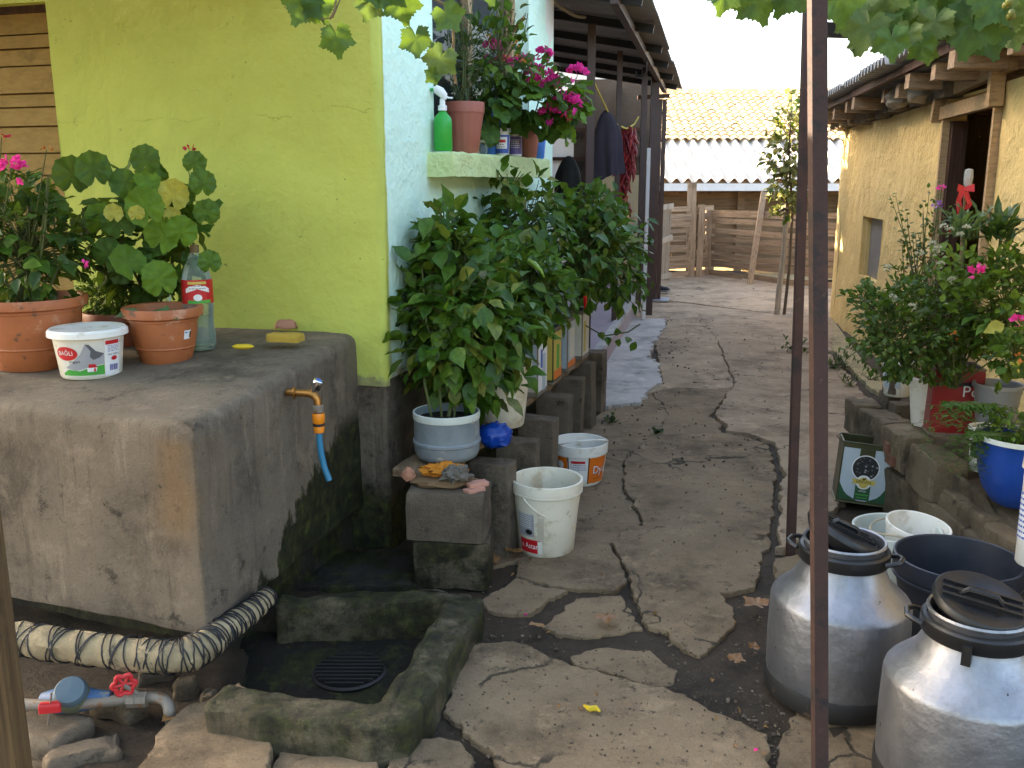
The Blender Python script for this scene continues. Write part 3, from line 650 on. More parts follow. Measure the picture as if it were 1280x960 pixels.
# ------------------------------------------------------------------ the porch of the house
porch = thing('porch', 'iron porch of the green house with a corrugated roof and dark inside', 'porch', PF(0, 0, 0))
MB().prism([PF(a, b, 0)[:2] for a, b in ((0, .12), (0, 7.4), (1.9, 7.4), (1.9, .12))], -.05, .30, r=.01, res=.3).obj('porch_floor', mt['lilac'], porch)
MB().bar(PF(-.03, .15, .29), PF(-.03, 7.4, .29), .07, .04).obj('floor_edge', mt['smoothc'], porch)
# posts: brown painted square tubes
def post(p, z0, z1, wd, mat='ironp', parent=None, name='post'):
    return MB().bar((p[0], p[1], z0), (p[0], p[1], z1), wd, wd, up=(0, 1, 0)).obj(name, mt[mat], parent)
def roofz(a): return 2.76 + (a + .40) * .17
for px, Y, wd, z0 in ((737, 7.25, .058, .30), (772, 8.7, .045, .30), (803, 9.95, .055, .30), (816, 10.85, .085, .05)):
    q = A(px, 200, Y); post(q, z0, 2.72, wd, parent=porch)
q = A(809, 250, 10.7); post(q, .02, 1.95, .04, 'whitew', porch)
for dx in (0, .075):
    q = A(823 + dx * 75, 200, 12.5); post(q, 0, 2.62, .05, parent=porch)
q = A(826, 200, 12.5)
for zz in (1.0, 1.55, 2.1, 2.45): MB().bar(q + Vector((-.04, 0, zz - q.z)), q + Vector((.05, 0, zz - q.z)), .03, .03).obj('post_web', mt['ironp'], porch)
MB().bar((A(797, 120, 12.5).x, 12.5, 2.64), (A(837, 118, 12.5).x, 12.5, 2.66), .05, .05).obj('cross_bar', mt['ironp'], porch)
MB().bar(PF(-.2, -.3, 2.70), PF(-.2, 5.9, 2.70), .05, .06).obj('eave_beam', mt['ironp'], porch)
for k in range(6):
    b = -.1 + k * 1.15
    MB().bar(PF(-.36, b, roofz(-.36) - .055), PF(2.3, b, roofz(2.3) - .055), .045, .06).obj('rafter', mt['darkiron'], porch)
def corrugated(fr, a0, a1, b0, b1, zf, pitch, amp, along='a', sub=6, thick=.004, n_a=2):
    """sheet whose waves run along a; zf(a,b) is its height"""
    m = MB(); nb = int((b1 - b0) / pitch * sub); vs = []
    for i in range(nb + 1):
        b = b0 + (b1 - b0) * i / nb
        for j in range(n_a + 1):
            a = a0 + (a1 - a0) * j / n_a; vs.append(fr(a, b, zf(a, b) + amp * math.sin(2 * math.pi * b / pitch)))
    n = n_a + 1; N = len(vs); vs += [v - Vector((0, 0, thick)) for v in vs]
    fs = []
    for i in range(nb):
        for j in range(n_a):
            q = (i * n + j, (i + 1) * n + j, (i + 1) * n + j + 1, i * n + j + 1); fs += [q, tuple(N + x for x in q[::-1])]
        for j in (0, n_a): fs.append((i * n + j, (i + 1) * n + j, N + (i + 1) * n + j, N + i * n + j))
    m.add(vs, fs, True); return m
for k in range(7):
    b = -.35 + k * .94
    corrugated(PF, -.40 + random.uniform(-.015, .015), 2.3, b, min(b + .99, 6.32), lambda a, bb, k=k: roofz(a) + .004 * (k % 2), .076, .011).obj('roof_sheet', mt['sheet'], porch)
# inside of the porch
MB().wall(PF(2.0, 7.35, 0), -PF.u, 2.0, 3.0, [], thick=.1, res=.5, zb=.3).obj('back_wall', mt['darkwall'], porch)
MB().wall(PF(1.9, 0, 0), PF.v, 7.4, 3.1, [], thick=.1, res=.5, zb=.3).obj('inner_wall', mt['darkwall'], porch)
MB().wall(PF(.62, 5.5, 0), -PF.u, .60, 1.66, [], thick=.08, res=.3, zb=.3).obj('low_wall', mt['cream'], porch)
for z in (1.20, 1.55, 1.9, 2.3): MB().bar(PF(1.85, 7.28, z), PF(.15, 7.28, z), .05, .05).obj('rail', mt['brownwood'], porch)
for a in (.5, .95): MB().bar(PF(a, 7.26, .3), PF(a, 7.26, 2.9), .06, .05, up=(0, 1, 0)).obj('rack_upright', mt['brownwood'], porch)
MB().tube([PF(-.2, 2.6, 2.67), PF(-.2, 2.6, 2.58), PF(-.17, 2.6, 2.53), PF(-.12, 2.6, 2.54), PF(-.1, 2.6, 2.58)], .008, 6).obj('hook', mt['darkiron'], porch)

# ------------------------------------------------------------------ concrete tank
TK = [(-.95, 2.68), (-.655, 3.93), (-3.2, 4.75), (-3.35, 3.57)]
tank = thing('water_tank', 'weathered grey concrete water tank in front of the green house', 'tank', (-1.6, 3.4, 0))
def tz(p): return .885 + .055 * (p.y - 2.68) + .02 * (p.x + .95)
MB().prism(TK, .20, .9, r=.038, corner=.016, res=.035, amp=.008, freq=4.5, layers=10, seed=3, smooth=True, zf=tz, cap=10).obj('tank_body', mt['tank'], tank)
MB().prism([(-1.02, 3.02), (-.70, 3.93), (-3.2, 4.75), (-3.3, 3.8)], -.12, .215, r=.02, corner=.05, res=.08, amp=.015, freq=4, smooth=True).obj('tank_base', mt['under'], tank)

# ------------------------------------------------------------------ drain basin
bq = [G(285, 880, .1), G(470, 898, .1), G(575, 750, .1), G(310, 742, .1)]           # the pit is dug out of the mud
for v_ in path.data.vertices:
    if all((bq[(i + 1) % 4] - bq[i]).cross(v_.co - bq[i]).z > 0 for i in range(4)): v_.co.z = -.155
basin = thing('drain_basin', 'mossy concrete drain basin with a raised rim below the tap', 'basin', (-.5, 2.9, 0))
def sweep_curb(pts, wd, z0, z1, name, mat, seed):
    pts = [Vector((p[0], p[1], 0)) for p in pts]; L = []; R = []
    for i, p in enumerate(pts):
        t = ((pts[min(i + 1, len(pts) - 1)] - pts[max(i - 1, 0)])).normalized(); nn = Vector((-t.y, t.x, 0)); L.append(p + nn * wd / 2); R.append(p - nn * wd / 2)
    MB().prism(R + L[::-1], z0, z1, r=.022, corner=.03, res=.025, amp=.014, freq=10, layers=5, seed=seed, smooth=True).obj(name, mat, basin)
g = lambda px, py, z=.13: G(px, py, z)
sweep_curb([g(268, 868), g(330, 876), g(400, 884), g(460, 891), g(492, 889), g(508, 868), g(526, 838), g(549, 802), g(570, 768), g(582, 746)], .135, -.15, .13, 'rim', mt['curb'], 4)
sweep_curb([g(592, 738), g(520, 736), g(430, 740), g(345, 742)], .09, -.12, .11, 'rim', mt['curb'], 14)
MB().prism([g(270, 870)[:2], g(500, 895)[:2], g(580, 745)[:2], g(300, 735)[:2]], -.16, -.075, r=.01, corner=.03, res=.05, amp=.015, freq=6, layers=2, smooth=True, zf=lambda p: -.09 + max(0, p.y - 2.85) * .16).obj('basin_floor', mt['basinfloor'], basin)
dg = MB().lathe([(0, -.07), (.125, -.07), (.13, -.045), (.12, -.04), (.115, -.05), (0, -.05)], 32, c=(0, 0, 0)); dc = G(437, 846, -.08)
dg.v = [p + Vector((dc.x, dc.y, -.012)) for p in dg.v]
MB().prism([G(*p)[:2] for p in ((285, 790), (330, 735), (592, 733), (500, 688), (330, 690), (250, 760))], -.12, .012, r=.01, res=.05, amp=.012, freq=7, layers=2, smooth=True).obj('wet_apron', mt['under'], basin)  # dark wet sheet; the shade under the tank is in its colour too
do = dg.obj('drain_grate', mt['darkiron'], basin)
for k in range(9):
    y = -.096 + k * .024; L = math.sqrt(.117 ** 2 - y * y)
    MB().box((dc.x, dc.y + y, -.052), (2 * L, .009, .014)).obj('grate_bar', mt['darkiron'], do)

# ------------------------------------------------------------------ low stone wall on the right
swall = thing('stone_wall', 'low rough stone retaining wall carrying the flower pots', 'wall', (1.95, 3.5, 0))
MB().prism([(1.905, 1.6), (1.905, 4.92), (3.1, 5.0), (3.1, 1.6)], -.1, .30, r=.02, res=.1, amp=.02, freq=5, layers=4, zf=lambda p: .365 if p.y > 3.55 else .29).obj('fill', mt['mortar'], swall)
rs = random.Random(5)
for course in range(2):
    y = 1.65 + rs.random() * .2
    while y < 4.95:
        L = rs.uniform(.26, .46); hgt = (.235, .19)[course]; z = (.10, .325)[course]
        if course == 1 and y < 3.5: z = .265; hgt = .09
        if y + L > 5.02: L = 5.02 - y
        if L > .1: MB().rough_box((1.92 + rs.uniform(-.015, .015), y + L / 2, z + rs.uniform(-.01, .01)), (.15, L - .016, hgt - .012), rz=rs.uniform(-.05, .05), r=.012, amp=.011, freq=12, res=.03, smooth=True, tilt=(rs.uniform(-.05, .05), rs.uniform(-.05, .02))).obj('stone', mt['stone'], swall)
        y += L
for k, (y, z) in enumerate(((4.62, .02), (4.62, .075), (4.60, .13), (4.3, .26), (4.36, .31))): MB().rough_box((1.87, y, z + .02), (.10, .20 if k < 3 else .09, .045), rz=rs.uniform(-.1, .1), r=.006, amp=.008, res=.03).obj('brick', mt['brick'], swall)
def onwall(px, py, fr, a=0.):
    d = ray(px, py); o = Vector((0, 0, CAM_H)); p0 = fr(a, 0, 0)
    t = (p0 - o).dot(fr.u) / d.dot(fr.u); q = o + d * t
    return (q - fr.o).dot(fr.v), q.z
# ------------------------------------------------------------------ yellow shed
shed = thing('yellow_shed', 'ochre mud-plastered shed with a doorway and small grey window', 'shed', YF(0, 0, 0))
wb0, wz1 = onwall(1079, 270, YF); wb1, _ = onwall(1104, 270, YF); _, wz0 = onwall(1090, 352, YF)
db0, dz1 = onwall(1187, 140, YF); db1, _ = onwall(1254, 140, YF)
SH = 2.16
MB().wall(YF(0, 0, 0), -YF.v, 9.2, SH, [(-wb0, -wb1, wz0, wz1), (-db0, -db1, .1, SH - .02)], thick=.12, res=.14, amp=.022, zb=-.1).obj('wall', mt['yellow'], shed)
MB().wall(YF(-3.2, .0, 0), YF.u, 3.2, SH, [], thick=.26, res=.3, amp=.02, zb=-.1).obj('end_wall', mt['yellow'], shed)
MB().wall(YF(-1.0, 0, 0), -YF.v, 9.2, 2.30, [], thick=.1, res=1, zb=-.1).obj('inner_wall', mt['yellow'], shed)
wp = MB().box(YF(-.085, (wb0 + wb1) / 2, (wz0 + wz1) / 2), (.02, abs(wb0 - wb1) + .02, wz1 - wz0 + .02), rot=(0, 0, -YF.yaw)).obj('window_board', mt['pane'], shed)
MB().box(YF(-.065, wb0 - .03, (wz0 + wz1) / 2), (.05, .05, wz1 - wz0), rot=(0, 0, -YF.yaw)).obj('window_post', mt['yellow'], shed)
mid = (db0 + db1) / 2; wdt = abs(db0 - db1)
MB().box(YF(-.055, db0 - .05, 1.0), (.10, .10, 2.0), rot=(0, 0, -YF.yaw)).obj('door_post', mt['brownwood'], shed)
for b in (db0 - .012, db1 + .03): MB().bar(YF(.02, b, .0), YF(.02, b, 2.02), .035, .05, up=tuple(YF.u)).obj('door_jamb', mt['freshwood'], shed)
zl = onwall(1220, 133, YF)[1]
MB().bar(YF(.03, db0 + .05, zl), YF(.03, db1 - .02, zl + .01), .05, .09, up=(0, 0, 1)).obj('lintel', mt['freshwood'], shed)
zl2 = onwall(1225, 104, YF)[1]
MB().bar(YF(.035, db0 - .1, zl2), YF(.035, db1 - .2, zl2 + .05), .05, .09).obj('lintel', mt['freshwood'], shed)
MB().bar(YF(.06, db0 + .12, zl - .05), YF(.06, db0 + .02, zl2 + .06), .06, .07, up=tuple(YF.u)).obj('brace', mt['freshwood'], shed)
MB().bar(YF(.06, db1 - .02, zl - .04), YF(.06, db1 - .02, zl2 + .16), .06, .08, up=tuple(YF.u)).obj('brace', mt['freshwood'], shed)
rs = random.Random(11)
def shz(a, b): return 2.45 + .04 * a * -1 - .006 * b
for k in range(13):                                   # rafter ends under the sheets
    b = -.15 - k * .62 + rs.uniform(-.1, .1)
    MB().bar(YF(.30 + rs.uniform(-.05, .05), b, 2.265 + rs.uniform(-.015, .015)), YF(-2.5, b + .05, 2.17), .10 + rs.uniform(-.02, .04), .10).obj('rafter', mt['oldwood'], shed)
for k in range(11):                                   # stones packed between wall head and roof
    b = -.1 - k * .42
    MB().rough_box(YF(-.02 + rs.uniform(-.02, .03), b - .15, SH + .05), (.26, .36, .10 + rs.uniform(-.02, .03)), rz=-YF.yaw + rs.uniform(-.2, .2), r=.03, amp=.025, freq=7, smooth=True).obj('packing_stone', mt['stone'], shed)
MB().bar(YF(.33, .5, 2.35), YF(.33, -9, 2.35), .04, .05).obj('eave_board', mt['brownwood'], shed)
for k in range(10):
    b = .55 - k * .98
    corrugated(YF, .44 + rs.uniform(-.02, .03), -3.0, b - 1.03, b, lambda a, bb, k=k: 2.425 + (a - .44) * .07 + .012 * (k % 2), .125, .034, sub=5).obj('roof_sheet', mt['sheet'], shed)
for (px, py, sx, lab) in ((1128, 122, .13, 'crumpled pale sack stuffed under the roof edge of the yellow shed'), (1152, 118, .10, 'smaller crumpled sack tucked beside the doorway brace of the shed')):
    b, z = onwall(px, py, YF, .12); m = MB(); sd_ = px
    m.lathe([(.001, -1)] + [(math.cos(a), math.sin(a)) for a in [x * math.pi / 12 - math.pi / 2 for x in range(1, 12)]] + [(.001, 1)], 20)
    m.v = [YF(.14, b, z) + Vector((p.x * sx * .8, p.y * sx * 1.25, p.z * sx * .62)) * (1 + .28 * noise.noise(p * 2.1 + Vector((sd_, 0, 0)))) for p in m.v]
    tag(m.obj('sack', mt['sack']), lab, 'sack')

# ------------------------------------------------------------------ barn behind the fence
barn = thing('barn', 'old timber barn behind the fence with a tiled and corrugated roof', 'barn', (4, 17, 0))
BX0, BX1, BY = -1.5, 9.5, 17.0
def bz(y): return 1.64 + (y - BY) * .40
m = MB(); pit = .205; sub = 8; nx = int((BX1 - BX0) / pit * sub); vs = []; ys = [BY - .12, BY + .9, BY + 2.0]
for i in range(nx + 1):
    x = BX0 + (BX1 - BX0) * i / nx
    for y in ys: vs.append((x, y, bz(y) + .045 * math.sin(2 * math.pi * x / pit)))
N = len(vs); vs += [(a, b, c - .012) for a, b, c in vs]; n = len(ys); fs = []
for i in range(nx):
    for j in range(n - 1):
        q = (i * n + j, (i + 1) * n + j, (i + 1) * n + j + 1, i * n + j + 1); fs += [q, tuple(N + x for x in q[::-1])]
    fs.append((i * n, (i + 1) * n, N + (i + 1) * n, N + i * n))
m.add(vs, fs, True); m.obj('corrugated_roof', mt['fibre'], barn)
m = MB(); pit = .165; sub = 6; rows = 14; rl = .24
nx = int((BX1 - BX0) / pit * sub)
for rI in range(rows):
    vs = []; fs = []; y0 = BY + 1.72 + rI * rl * .86
    for i in range(nx + 1):
        x = BX0 + (BX1 - BX0) * i / nx + .012 * noise.noise(Vector((rI * 3.1, int(i / sub) * 1.7, 0)))
        wv = abs(math.sin(math.pi * x / pit)) ** .8 * .055
        for t, dz in ((0, .045), (1, .0)): vs.append((x, y0 + t * rl, bz(y0 + t * rl) + wv + dz + .012 * noise.noise(Vector((int(i / sub) * .9, rI * 2.3, 4)))))
        vs.append((x, y0, bz(y0) + wv + .02))
    for i in range(nx):
        a, b = i * 3, (i + 1) * 3; fs += [(a, b, b + 1, a + 1), (a + 2, b + 2, b, a)]
    m.add(vs, fs, False)
tag(m.obj('roof_tiles', mt['tile'], barn), kind='stuff')
m = MB(); yr = BY + 1.72 + rows * rl * .86
for k in range(26): m.lathe([(.085, -.23), (.10, .2)], 10, c=(BX0 + .25 + k * .43, yr, bz(yr) + .03), m=Matrix.Rotation(rad(90), 3, 'Y'))
tag(m.obj('ridge_tiles', mt['tile'], barn), kind='stuff')
MB().box(((BX0 + BX1) / 2, BY - .10, 1.475), (BX1 - BX0, .035, .13)).obj('fascia_board', mt['whitew'], barn)
MB().box(((BX0 + BX1) / 2, yr + 2.2, 1.2), (BX1 - BX0, 4.4, 2.5)).obj('barn_body', mt['barnwood'], barn)
MB().add([(BX0, yr, bz(yr)), (BX1, yr, bz(yr)), (BX1, yr + 4.5, 2.0), (BX0, yr + 4.5, 2.0)], [(0, 1, 2, 3)]).obj('rear_roof', mt['tile'], barn)
MB().box(((BX0 + BX1) / 2, BY - .02, 1.56), (BX1 - BX0, .05, .05)).obj('wall_plate', mt['freshwood'], barn)
rs = random.Random(3); z = .0; k = 0
while z < 1.48:
    h_ = rs.uniform(.13, .2); x = BX0
    while x < BX1:
        L = rs.uniform(1.6, 2.6); MB().box((x + L / 2, BY + .45 + rs.uniform(-.01, .01), z + h_ / 2), (L - .02, .03, h_ - .012)).obj('wall_board', mt['barnwood'], barn); x += L
    z += h_
for x in (0.4, 2.3, 4.2, 6.1, 8): MB().bar((x, BY + .38, -.1), (x, BY + .38, 1.6), .12, .1, up=(0, 1, 0)).obj('barn_post', mt['barnwood'], barn)

# ------------------------------------------------------------------ fence and gate
def fence_run(fence, P, Q, n, ztop, seed, skew=.03):
    rs = random.Random(seed); P, Q = Vector(P), Vector(Q); d = (Q - P).normalized(); nr = Vector((d.y, -d.x, 0)); z = .03
    hs = [(rs.uniform(.085, .16), rs.uniform(.02, .10)) for _ in range(n)]; s = ztop / sum(a + b for a, b in hs)
    for h_, gp in hs:
        h_ *= s; gp *= s; a = P - d * rs.uniform(0, .12); b = Q + d * rs.uniform(-.02, .15); t1, t2 = rs.uniform(-skew, skew), rs.uniform(-skew, skew)
        cut = rs.random()
        segs = [(a, b)] if cut < .6 else [(a, a.lerp(b, cut - .2)), (a.lerp(b, cut - .2) + d * .02, b)]
        for u, v in segs:
            m = MB().bar(Vector((0, 0, 0)), Vector((v - u).length * Vector((1, 0, 0))) + Vector((0, 0, t2 - t1)), .022, h_, up=(0, 0, 1))
            o = m.obj('board', mt['oldwood'], None); o.rotation_euler = (0, 0, math.atan2(d.y, d.x)); o.parent = fence
            o.location = u + nr * rs.uniform(.0, .03) + Vector((0, 0, z + h_ / 2 + t1)) - Vector(fence.location)
        z += h_ + gp
FL, FC, FR = G(822, 352), G(884, 344.5), G(1003, 359); FE = Vector((YF(0, .1, 0).x + .1, 11.6, 0))
fence = thing('plank_fence', 'rough grey plank fence of uneven boards across the end of the alley', 'fence', (FC.x, FC.y, 0))
fence_run(fence, FL, FC, 9, 1.16, 21); fence_run(fence, FC, FR, 8, 1.15, 33); fence_run(fence, FR, Vector((5.2, 13.2, 0)), 8, 1.15, 8)
for px, py, zt, w_ in ((862, 347, 1.56, .14), (872, 346.5, 1.2, .10), (886, 344.5, 1.1, .14), (997, 358, 1.25, .10), (832, 351, 1.2, .08)):
    q = G(px, py) + Vector((0, -.05, 0)); o = MB().bar((0, 0, -.1), (random.uniform(-.04, .04), 0, zt), w_, .07, up=(0, 1, 0)).obj('fence_post', mt['oldwoodz'], None); o.parent = fence; o.location = q - Vector(fence.location)
lp = MB().bar(G(937, 356), A(955, 240, 14.95), .085, .05, up=(0, 1, 0)); tag(lp.obj('leaning_plank', mt['oldwoodz']), 'narrow plank leaning upright against the boards of the fence', 'plank')
gate = thing('slat_gate', 'narrow pale slat gate hung beside the porch end', 'gate', G(822, 356))
g0, g1 = A(811, 356, 14.2), A(833, 356, 14.5); 
for k in range(5):
    t = k / 4; p = g0.lerp(g1, t); MB().bar((p.x, p.y, .08), (p.x + .01, p.y, 1.24 + random.uniform(-.04, .03)), .055, .02, up=(0, 1, 0)).obj('slat', mt['palewood'], gate)
for z0_, z1_ in ((.10, .16), (.62, .74), (1.17, 1.21)): MB().bar((g0.x - .03, g0.y - .03, z0_), (g1.x + .06, g1.y - .03, z1_), .02, .085, up=(0, 0, 1)).obj('cross_board', mt['palewood'], gate)
st_ = MB().bar((A(806, 300, 13.6).x, 13.6, .95), (A(818, 240, 13.6).x, 13.6, 1.52), .04, .03, up=(0, 1, 0)); tag(st_.obj('stick', mt['freshwood']), 'short stick slanting up beside the slat gate', 'stick')

# ------------------------------------------------------------------ pergola posts and rail
def tilted_post(name, lab, p, q, wd, mat, cat='post'):
    return tag(MB().bar(p, q, wd, wd, up=(0, 1, 0)).obj(name, mt[mat]), lab, cat)
pn = Vector((.815, 2.14, -.1)); pnt = A(1021.5, 0, 2.14); pnt = pn + (pnt - pn) * ((2.55 - pn.z) / (pnt.z - pn.z))
tilted_post('iron_post', 'thick rusty square iron post standing in front of the milk cans', pn, pnt, .034, 'rust')
pf = G(989, 696); pf.z = -.1; pft = A(1006.5, 120, 3.85); pft = pf + (pft - pf) * ((2.6 - pf.z) / (pft.z - pf.z))
tilted_post('iron_post', 'thinner dark iron post behind the thick rusty one', pf, pft, .034, 'rust')
rl_ = thing('pergola_rail', 'dark iron rail of the pergola under the vine leaves', 'rail', (1.9, 2.7, 2.0))
MB().bar(A(1020, 37, 2.72), A(1300, 46, 2.62), .045, .035).obj('rail_bar', mt['darkiron'], rl_)
q = A(-4, 960, 1.95)
tag(MB().bar((q.x, 1.95, -.1), (q.x, 1.95, 2.5), .13, .07, up=(0, 1, 0)).obj('wooden_post', mt['postwood']), 'brown wooden post standing beside the cloth-wrapped pipe', 'post')

# ================================================================== LEAVES AND PLANTS
def leaf_geo(kind, seed=0):
    """leaf lying along +Y from its stalk, face up, about one unit long"""
    rs = random.Random(seed); vs = []; fs = []
    if kind in ('ovate', 'lance', 'small'):
        W_ = {'ovate': [0, .20, .30, .30, .22, .10, 0], 'lance': [0, .07, .10, .105, .09, .05, 0], 'small': [0, .24, .33, .2, 0]}[kind]
        n = len(W_) - 1; bend = rs.uniform(.15, .55); fold = rs.uniform(.15, .45)
        row = []
        for i, w_ in enumerate(W_):
            t = i / n; y = t * (1 - .12 * bend * t); z = -bend * .45 * t * t + .06 * t; wob = .03 * math.sin(i * 2.3 + seed)
            if w_ == 0: row.append([len(vs)]); vs.append((0, y, z))
            else:
                row.append([len(vs), len(vs) + 1, len(vs) + 2]); vs += [(-w_, y, z + w_ * fold + wob), (0, y, z), (w_, y, z + w_ * fold - wob)]
        for a, b in zip(row, row[1:]):
            if len(a) == 1: fs += [(a[0], b[1], b[0]), (a[0], b[2], b[1])]
            elif len(b) == 1: fs += [(a[0], a[1], b[0]), (a[1], a[2], b[0])]
            else: fs += [(a[0], a[1], b[1], b[0]), (a[1], a[2], b[2], b[1])]
    else:
        if kind == 'round':      # scalloped geranium leaf
            n = 42; cup = rs.uniform(-.1, .22)
            def R(a):
                k = abs(math.sin(a * 3.5)); notch = 1 - .55 * math.exp(-((a) / .17) ** 2)
                return (.50 + .022 * math.cos(a * 14)) * (.95 + .05 * k) * notch
            cen = .5
        else:                    # lobed, toothed vine leaf
            n = 56; cup = rs.uniform(-.08, .25)
            def R(a):
                k_ = round((a + math.pi) / (2 * math.pi) * 56)
                lob = max(math.exp(-((abs(a) - c) / w_) ** 2) * h_ for c, w_, h_ in ((math.pi, .50, .60), (1.95, .50, .56), (.95, .45, .50)))
                return max(.43, lob) * (1 + .05 * (1 if k_ % 2 else -1)) * (1 - .75 * math.exp(-(a / .22) ** 2))
            cen = .42
        vs.append((0, cen, 0)); ph = rs.uniform(0, 6)
        for fr_ in (.5, 1.):
            for k in range(n):
                a = -math.pi + 2 * math.pi * k / n; r = R(a) * fr_; 
                z = (.018 * math.cos(a * (7 if kind == 'round' else 5)) * (1 if fr_ < .9 else 1.6)) + cup * r * r * 2 + (.07 * fr_ * math.sin(3 * a + ph)) * r * 1.6 - (.16 * max(0, -math.cos(a)) * r * r * 2)
                vs.append((r * math.sin(a), cen - r * math.cos(a), z))
        for k in range(n):
            j = (k + 1) % n; fs += [(0, 1 + k, 1 + j), (1 + k, 1 + n + k, 1 + n + j, 1 + j)]
    return [Vector(v) for v in vs], fs
LG = {k: [leaf_geo(k, s) for s in range(5)] for k in ('ovate', 'lance', 'small', 'round', 'vine')}
_lm = {}
def leaf_mesh(kind, i, mat):
    if (kind, i, mat) not in _lm:
        me = bpy.data.meshes.new('leaf'); vs, fs = LG[kind][i]; me.from_pydata([tuple(v) for v in vs], [], fs)
        me.polygons.foreach_set('use_smooth', [True] * len(fs)); me.materials.append(mt[mat]); _lm[kind, i, mat] = me
    return _lm[kind, i, mat]
def basis(d, up):
    y = Vector(d).normalized(); x = y.cross(Vector(up))
    if x.length < 1e-3: x = y.cross(Vector((1, 0, 0)))
    x.normalize(); z = x.cross(y); return Matrix((x, y, z)).transposed()
EYE = Vector((0, 0, CAM_H))
class Plant:
    def __init__(s, name, label, cat, loc, group=None):
        s.root = thing(name, label, cat, loc, group=group); s.o = Vector(loc); s.L = []; s.stem = MB()
    def leaf(s, p, d, up, size, kind, mat): s.L.append((Vector(p), basis(d, up), size, kind, random.randrange(5), mat))
    def done(s, singles=100, stem_mat='stem', stem_name='stem', foliage_name='foliage'):
        if s.stem.v: s.stem.obj(stem_name, mt[stem_mat], s.root)
        L = sorted(s.L, key=lambda l: (l[0] - EYE).length - l[2] * 6)
        for p, B, sz, kind, i, mat in L[:singles]:
            o = bpy.data.objects.new('leaf', leaf_mesh(kind, i, mat)); sc.collection.objects.link(o); o.parent = s.root
            o.matrix_local = Matrix.Translation(p - s.o) @ B.to_4x4() @ Matrix.Scale(sz, 4)
        by = {}
        for l in L[singles:]: by.setdefault(l[5], []).append(l)
        for mat, ls in by.items():
            m = MB()
            for p, B, sz, kind, i, _ in ls:
                vs, fs = LG[kind][i]; m.add([p + B @ (v * sz) for v in vs], fs, True)
            tag(m.obj(foliage_name, mt[mat], s.root), kind='stuff')
        return s.root
def rdir(rs):
    while True:
        v = Vector((rs.uniform(-1, 1), rs.uniform(-1, 1), rs.uniform(-1, 1)))
        if .05 < v.length < 1: return v.normalized()
def crown(pl, rs, cen, R, n, size, kind, mats, droop=.5, shell=.45, up=.35, base=None, clump=0):
    """leaves through an uneven ellipsoid, mostly towards its outside, set on twigs that hold small sprays"""
    cen = Vector(cen); k = 0
    while k < n:
        d = rdir(rs); rr = (shell + (1 - shell) * rs.random() ** .6) * (1 + .28 * noise.noise(d * 1.8 + cen * 3) + .12 * noise.noise(d * 5 + cen))
        p = cen + Vector((d.x * R[0], d.y * R[1], d.z * R[2])) * rr
        if clump:
            tw = (d + Vector((0, 0, up))).normalized(); q = p - tw * size * 2.2
            pl.stem.tube([q, p], [size * .035, size * .02], 4)
        for _ in range(max(1, clump)):
            dd = (d + rdir(rs) * .8 + Vector((0, 0, up - droop * rs.random() * 1.6))).normalized()
            off = rdir(rs) * size * .55 if clump else Vector((0, 0, 0))
            un = (Vector((0, 0, 1)) + d * .7 + rdir(rs) * .45)
            pl.leaf(p + off, dd, un, size * rs.uniform(.6, 1.2), kind, mats[min(len(mats) - 1, int(rs.random() ** 1.0 * len(mats)))]); k += 1
def stems(pl, rs, base, tops, r=.006, curve=.06):
    base = Vector(base)
    for t in tops:
        t = Vector(t); mid_ = base.lerp(t, .5) + rdir(rs) * curve
        pts = [base + Vector((rs.uniform(-.02, .02), rs.uniform(-.02, .02), 0)), base.lerp(mid_, .6), mid_, mid_.lerp(t, .6), t]
        pl.stem.tube(pts, [r, r * .9, r * .8, r * .65, r * .45], 6)
def fluff(m, c, R, n, sz, rs, kind='small'):
    """a flower head: many small petals turned outwards"""
    c = Vector(c)
    for _ in range(n):
        d = rdir(rs); d.z = abs(d.z) * .8 + .05 if rs.random() < .8 else d.z; B = basis((d + rdir(rs) * .6), d + rdir(rs) * .3); vs, fs = LG[kind][rs.randrange(5)]
        m.add([c + d * R * rs.uniform(.6, 1) + B @ (v * sz) for v in vs], fs, True)
def flower(pl, c, R, n, sz, mat, rs, name='flower_head', base=None):
    m = MB(); fluff(m, c, R, n, sz, rs); m.obj(name, mt[mat], pl.root)
    if base is not None: pl.stem.tube([base, Vector(base).lerp(Vector(c), .5) + rdir(rs) * .01, c], .002, 5)

